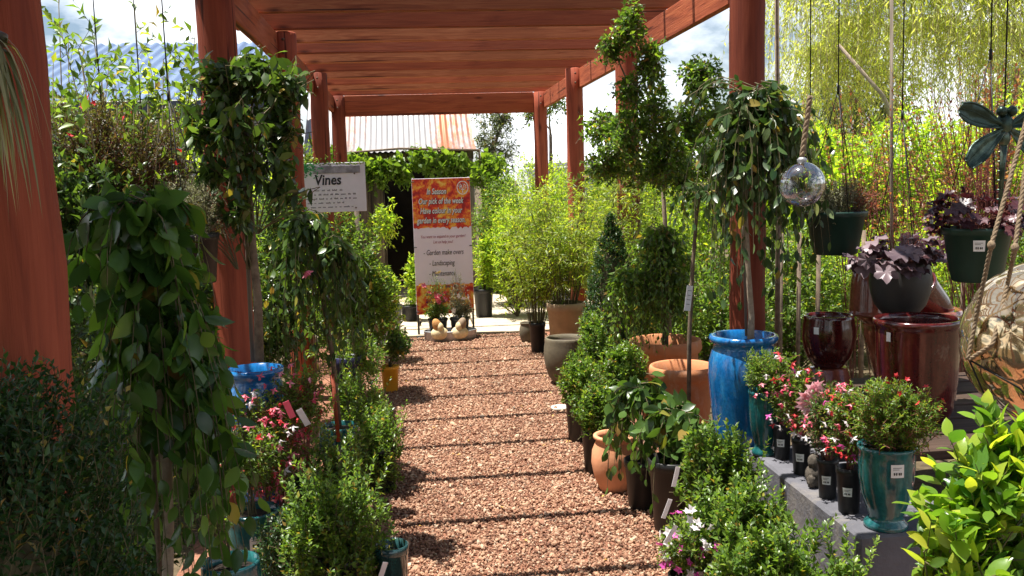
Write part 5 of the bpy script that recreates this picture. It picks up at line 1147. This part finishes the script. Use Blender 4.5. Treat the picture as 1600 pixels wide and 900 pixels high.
# in front of the banner
b = np.array(((Wx(667, 9.25) + Wx(747, 9.25)) / 2, 9.3, 0)); t = thing('metal_trough', 'low oval galvanised trough at the foot of the banner', 'trough', b); a = Acc()
lathe(a, [(0, .01), (.24, .01), (.25, .012), (.258, .1), (.262, .105), (.256, .11), (.248, .105), (.24, .03), (0, .03)], 40); 
for V in a.V: V[:, 1] *= .55
obj('basin', a, 'zinc', t)
cream = plain_mat('cream_ornament', (.62, .5, .3), .8, var=.2, sc=30); ochre = plain_mat('ochre_ornament', (.45, .22, .07), .8, var=.3, sc=30); M['cream'] = cream; M['ochre'] = ochre; M['taupe'] = plain_mat('taupe_ornament', (.25, .18, .12), .8, var=.3, sc=30)
for s, px, lab, m2 in ((-1, 690, 'left cream garden ornament with an ochre back in the trough', 'ochre'), (1, 721, 'right cream garden ornament with a brown back in the trough', 'taupe')):
    t = thing('cream_ornament', lab, 'garden ornament', (Wx(px, 9.2), 9.2, .032)); a = Acc(); ball(a, (0, -.01, .06), (.085, .06, .065), 0, 20, 12); obj('body', a, 'cream', t); a = Acc(); ball(a, (s * .02, -.015, .135), (.045, .045, .075), 0, 18, 12, roty(s * .35)); obj('head', a, m2, t); a = Acc(); ball(a, (s * .045 - s * .05, -.03, .12), (.035, .04, .05), 0, 14, 10); obj('face', a, 'cream', t)
for px, d, lab, sd, lf, fl, h, Rr in ((688, 9.42, 'potted flowers with pink and cream blooms behind the trough ornaments', 161, 'lf_box', (('fl_pink', 12), ('fl_yel', 7)), .44, (.13, .08, .16)), (722, 9.42, 'grey green potted flowers right of the pink ones in front of the banner', 162, 'lf_grey', (('fl_white', 4),), .44, (.1, .08, .2))):
    b = (Wx(px, d), d, .03); t = thing('flower_pot', lab, 'potted plant', b); r = RNG(sd); add_pot(t, 'nursery', .1, .18, 'black'); a = Acc()
    P = bush(a, r, (0, 0, .26), (.14, .1, .1), 160, .08, 8, .028, .45, LS, fill=.3); P = bush(a, r, (0, 0, h), Rr, 90, .12, 8, .022, .3, LS, up=1, out=.4, fill=.2); limbs(a, r, (0, 0, .15), P[:30], .003); crown(t, a, lf)
    for fm, c in fl:
        fa = Acc(); blossoms(fa, r, np.array((0, -.06, h)) + r.normal(0, .5, (c, 3)) * np.array(Rr) * (1, .5, 1), np.full(c, .035), 6, 0); obj('blossoms', fa, fm, t)
b = G(760, 10.7); t = thing('lime_pot_plant', 'tall lime green plant in black pot just right of the banner', 'potted plant', b); r = RNG(163); add_pot(t, 'nursery', .115, .34, 'black'); a = Acc()
P = bush(a, r, zc(762, 400, 10.7, b), (.17, .15, .42), 110, .16, 8, .085, .3, LSF, up=.7, fill=.2, droop=.4); limbs(a, r, (0, 0, .3), P[:24], .005); crown(t, a, 'lf_lime')
b = G(645, 10.6); shrub('lime_shrub', 'lime green shrub peeping out left of the banner', 'shrub', b, [(646, 440, 10.6, (.14, .15, .34), 130)], 'lf_lime', None, ('nursery', .1, .2, 'black'), seed=164, tl=.15, nl=8, ll=.06, lw=.45, fill=.2)
b = G(585, 11.5); shrub('lime_shrub', 'leafy branch hanging before the shed post left of the doorway', 'shrub', b, [(600, 340, 11.5, (.22, .15, .3), 60)], 'lf_lime', None, None, seed=165, tl=.25, nl=9, ll=.075, lw=.3, fill=.2, droop=.6)
# vine along the shed eave and right corner
t = thing('climbing_vine', 'sunlit leafy vine trailing along the shed eave and down its right corner', 'vine', (0, 13.1, 0)); r = RNG(166); a = Acc()
for px in range(520, 775, 17):
    c = zc(px + r.uniform(-8, 8), 254 + r.uniform(-12, 22), 13.0, (0, 13.1, 0)); P = bush(a, r, c, (.15, .12, .15 + (.08 if r.uniform() < .4 else 0)), 26, .18, 7, .1, .75, LS, up=-.1, out=.7, fill=.2, droop=.6, nup=.35)
for k in range(11):
    c = zc(768 + r.uniform(-16, 20), 255 + k * 19, 12.9, (0, 13.1, 0)); bush(a, r, c, (.2, .15, .2), 36, .2, 7, .085, .6, LS, up=0, out=.7, fill=.2, droop=.5, nup=.4)
crown(t, a, 'lf_vine'); a = Acc(); tube(a, [(Wx(768, 13), -.1, 0), (Wx(766, 13), -.1, 1.2), (Wx(760, 13), -.15, 1.95), (Wx(640, 13), -.15, 2.0), (Wx(530, 13), -.15, 1.95)], [.03, .025, .02, .015, .01], 7); obj('stem', a, 'trunk', t)

# rows of lime shrubs behind the right row and left row
def screen(px, d, top, Rx, lab, sd, lf, grp, n=420, leaf=.05, name='screening_shrub', ry=.45, lw=.42, cat='shrub'):
    b = G(px, d); zt = Wz(px, top, d); t = thing(name, lab, cat, b, grp); r = RNG(sd); a = Acc(); 
    P = bush(a, r, (0, 0, zt * .55), (Rx, ry, zt * .46), n, .22, 9, leaf, lw, LS, up=.6, out=.8, fill=.35, lump=.45); limbs(a, r, (0, 0, .02), P[:60], .007, 1); crown(t, a, lf); return t
GS = 'sunlit screening shrubs behind the right row'
screen(812, 10.6, 300, .42, 'pale screening shrub at the right edge of the paving', 154, 'lf_lime', GS, 620)
screen(800, 11.6, 262, .5, 'sunlit screening shrub right of the climbing vine', 171, 'lf_mid', GS, 816)
screen(850, 12.4, 240, .6, 'yellow green screening shrub before the far right post', 172, 'lf_lime', GS, 884)
screen(905, 10.6, 250, .55, 'yellow green screening shrub around the third right post', 173, 'lf_lime', GS, 884)
screen(965, 10.4, 225, .6, 'lime screening shrub left of the ficus tree', 174, 'lf_lime', GS, 952)
screen(1030, 9.4, 215, .6, 'lime screening shrub seen through the ficus tree', 175, 'lf_lime', GS, 952)
screen(1105, 8.6, 240, .6, 'lime screening shrub left of the near right post', 176, 'lf_lime', GS, 952)
screen(1020, 7.0, 400, .4, 'green shrub behind the terracotta planters', 177, 'lf_mid', GS, 714)
screen(1120, 6.4, 390, .42, 'green shrub behind the blue jar', 178, 'lf_mid', GS, 714)
screen(1240, 6.8, 350, .5, 'green shrub right of the near right post below the glass ball', 179, 'lf_mid', GS, 782)
screen(1330, 7.4, 330, .55, 'green shrub under the fine grey hanging basket', 180, 'lf_lime', GS, 782)
screen(1450, 7.0, 350, .6, 'green shrub seen between the two hanging heucheras', 181, 'lf_lime', GS, 782)
screen(1570, 6.2, 330, .55, 'green shrub behind the hammered orb', 182, 'lf_mid', GS, 782)
screen(1270, 10.5, 190, .9, 'tall yellow green shrub behind the glass ball', 183, 'lf_lime', GS, 1500, .085, ry=.8)
screen(1420, 10.0, 180, .9, 'tall yellow green shrub behind the hanging wires', 184, 'lf_lime', GS, 1500, .085, ry=.8)
screen(1560, 9.0, 150, .9, 'tall yellow green shrub behind the dragonfly', 185, 'lf_lime', GS, 1500, .085, ry=.8)
screen(1680, 9.6, 140, .9, 'yellow green shrub at the far right edge behind the hammered orb', 186, 'lf_lime', GS, 900, .085, ry=.8)
def red_stems(px, d, lo, hi, lab, sd, n=40, sp=.3):
    b = G(px, d); t = thing('red_twigged_shrub', lab, 'shrub', b, 'red leaved shrubs at the right'); r = RNG(sd); a = Acc(); z0, z1 = Wz(px, lo, d), Wz(px, hi, d)
    P0 = np.stack([r.normal(0, .05, n), r.normal(0, .05, n), np.full(n, .02)], 1); P2 = np.stack([r.normal(0, sp, n), r.normal(0, sp * .6, n), z0 + (z1 - z0) * r.uniform(.4, 1, n)], 1); P1 = P0 * .5 + P2 * (.35, .35, .6); sticks(a, P0, P1, P2, .004, 1, 6)
    twigs(a, r, P0 * .45 + P2 * .55 + P1 * 0, P0 * .2 + P2 * .8, P2, 24, .038, .5, LS, 60, .4, 0, .002, t0=0.); crown(t, a, 'lf_rust', 'twig_red')
red_stems(1530, 5.6, 330, 90, 'red leaved twiggy shrub behind the dragonfly', 191, 80, .3); red_stems(1400, 6.2, 330, 150, 'red twiggy shrub between the hanging baskets', 192, 26, .22); red_stems(1330, 6.6, 330, 130, 'thin red stemmed shrub above the fine grey basket', 193, 14, .2)

GL = 'sunlit screening shrubs behind the left row'
for k, (px, d, top, lf, lab) in enumerate(((120, 7.2, 200, 'lf_lime', 'lime shrub below the blue roof beside the nearest left post'), (215, 7.8, 215, 'lf_mid', 'green shrub below the middle of the blue roof'), (300, 7.2, 225, 'lf_lime', 'lime shrub below the right end of the blue roof'),
    (420, 8.2, 235, 'lf_lime', 'bright shrub between the second and third left posts'), (485, 9.6, 130, 'lf_mid', 'tall green shrub between the third and fourth left posts'), (500, 10.8, 245, 'lf_mid', 'green shrub behind the Vines sign'))):
    screen(px, d, top, .55 if k < 5 else .4, lab, 201 + k, lf, GL, 460)

# ---- trees
def tree(name, label, base, trunk_r, fork, blobs, leaf, n_scale=1.0, tl=.4, ll=.09, lw=.35, group=None, T=LS, seed=1, droop=.3, mat='trunk', **kw):
    t = thing(name, label, 'tree', base, group); r = RNG(seed); a = Acc(); fork = np.asarray(fork, float)
    for c, Rr, n in blobs:
        c = np.asarray(c, float); P = bush(a, r, c, Rr, int(n * n_scale), tl, 9, ll, lw, T, up=.3, out=.9, fill=.3, lump=.45, droop=droop, r=.004, **kw)
        m = (fork + c) / 2 + r.normal(0, .12, 3); tube(a, [fork, m, c], [trunk_r * .6, trunk_r * .4, trunk_r * .15], 7, 1); limbs(a, r, c - (0, 0, .1), P[:24], .012, 1)
    crown(t, a, leaf, mat); f = fork; trunk_part(t, [(0, 0, -.02), (f[0] * .3 + .03, f[1] * .3, f[2] * .35), (f[0] * .7, f[1] * .7, f[2] * .7), f], [trunk_r * 1.25, trunk_r, trunk_r * .85, trunk_r * .7], mat, 12); return t
b = G(782, 19)
tree('olive_tree', 'grey green rounded tree between the rusty shed roof and the white building', b, .12, (0, 0, 1.3), [((0, 0, 2.3), (.55, .5, .8), 220), ((-.15, 0, 1.7), (.5, .5, .5), 120), ((.2, 0, 2.75), (.3, .3, .3), 60)], 'lf_gum', tl=.3, ll=.09, seed=211)
b = G(868, 14.5)
tree('thin_tree', 'thin trunked small tree between the two far right posts', b, .035, (.02, 0, 2.2), [((.05, 0, 2.75), (.35, .35, .35), 60), ((-.25, 0, 2.6), (.2, .2, .2), 24)], 'lf_mid', tl=.25, ll=.09, seed=212)
def willow():
    b = G(1640, 11.8); t = thing('willow_tree', 'large pale yellow green willow filling the sky at the upper right', 'tree', b); r = RNG(213); a = Acc()
    tops = [(zc(px, py, d, b)) for px, py, d in ((1300, -120, 11.5), (1390, -160, 12), (1480, -140, 11.5), (1560, -170, 11), (1650, -120, 11), (1250, -40, 12), (1350, -60, 11), (1430, -40, 11), (1520, -60, 10.6), (1600, -40, 10.5), (1330, 40, 12.5), (1450, 40, 12.5), (1560, 50, 12), (1290, 80, 12.6))]
    for ti, c in enumerate(tops):
        weep(a, r, c, 150, .95, 1.6, .3, 26, .1, .19, LSF, 60, .4, .22, .003, lenvar=.6, radvar=.8)
        if ti in (3, 4, 8, 9): tube(a, [(0, 0, 1.9), (c * (.5, .5, .6)) + (0, 0, .7), c], [.05, .03, .01], 7, 1)
    crown(t, a, 'lf_willow', 'trunk_pale'); trunk_part(t, [(0, 0, -.02), (.05, 0, 1), (0, 0, 2.0)], [.2, .16, .12], 'trunk_pale', 12)
    a = Acc(); tube(a, [zc(1310, 70, 10.4, b), zc(1380, 150, 10.4, b), zc(1425, 260, 10.4, b), zc(1440, 420, 10.6, b)], [.02, .025, .03, .04], 8); obj('bare_branch', a, 'trunk_pale', t)
willow()
t = thing('grey_pole', 'thin grey timber pole standing among the shrubs beside the hanging wires', 'pole', G(1388, 6.0)); a = Acc(); tube(a, [(.03, 0, 0), (0, 0, 1.5), (-.02, 0, 3)], .011, 8); obj('shaft', a, 'old_wood', t)
# fence posts behind the jar
t = thing('stake_fence', 'row of thin weathered grey stakes behind the right hand pots', 'fence', (2.2, 6.0, 0))
for px in (1218, 1246, 1276, 1345, 1500): a = Acc(); x = Wx(px, 6.0) - 2.2; tube(a, [(x, 0, 0), (x + .01, 0, 1.15)], .015, 8); obj('stake', a, 'trunk', t)
# overhanging shade tree left of the camera: branch enters at top left, unseen crown added to block light
b = np.array((-2.6, 2.5, 0)); t = thing('branch_with_added_crown', 'overhanging leafy tree branch at the top left corner beside the nearest post, with an unseen crown added to block light', 'tree', b); r = RNG(221); a = Acc()
fork = np.array((.15, 0, 2.4))
for c, Rr, n in (((1.0, -1.9, 1.9), (.55, .6, .9), 420), ((1.0, -1.2, 2.6), (.5, .5, .5), 300), ((1.7, -2.6, 3.1), (.9, .9, .6), 520), ((2.1, -1.6, 3.5), (.6, .9, .5), 420), ((2.6, -3.6, 2.9), (.9, .9, .8), 420), ((1.6, -4.0, 2.4), (.9, .8, 1.0), 420), ((1.15, -.05, 3.4), (.75, .75, .45), 900), ((1.2, -.8, 3.3), (.6, .6, .4), 400), ((.9, -.9, 3.7), (.65, .7, .4), 420), ((1.2, -.1, 3.8), (.6, .6, .4), 380), ((.55, .5, 3.6), (.6, .6, .4), 300), ((.3, -.6, 4.2), (.8, .8, .5), 300), ((0, .6, 4.1), (.7, .7, .5), 240), ((1.75, -.6, 4.0), (.45, .6, .3), 220)):
    c = np.array(c); P = bush(a, r, c, Rr, n, .3, 10, .085, .5, LS, up=.1, out=.8, fill=.1, lump=.3, droop=.3, r=.004); m = (fork + c) / 2 + (0, 0, .1); tube(a, [fork, m, c], [.06, .04, .015], 7, 1); limbs(a, r, c, P[:24], .01, 1)
e = zc(78, -20, 3.2, b); P0 = np.tile(np.array((.9, .3, 3.3)), (9, 1)); P2 = e + r.normal(0, .09, (9, 3)) + (0, 0, .02); twigs(a, r, P0, (P0 + P2) / 2 + (0, 0, .1), P2, 9, .06, .5, LMID, 45, .4, .2, .004, t0=.6)
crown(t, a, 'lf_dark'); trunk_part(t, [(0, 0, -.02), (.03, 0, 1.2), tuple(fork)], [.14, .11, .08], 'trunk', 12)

# ---- far tree line
FT = 'far trees beyond the nursery'
for k, (x, y, h, lf, lab) in enumerate(((-11, 26, 5.2, 'lf_gum', 'far tree above the ridge of the blue roof at its left'), (-6.5, 27, 5.6, 'lf_mid', 'far green tree above the right end of the blue roof'), (8.5, 30, 3.6, 'lf_gum', 'far tree behind the white building'), (13, 27, 6, 'lf_mid', 'far tree behind the willow'), (18, 26, 6, 'lf_gum', 'far tree at the right behind the willow'))):
    tree('far_tree', lab, (x, y, 0), .2, (0, 0, h * .4), [((0, 0, h * .68), (1.7, 1.5, h * .3), 240), ((-.9, 0, h * .55), (1.2, 1.2, h * .25), 130), ((1.0, 0, h * .6), (1.2, 1.2, h * .25), 130)], lf, tl=.6, ll=.22, seed=231 + k, group=FT)
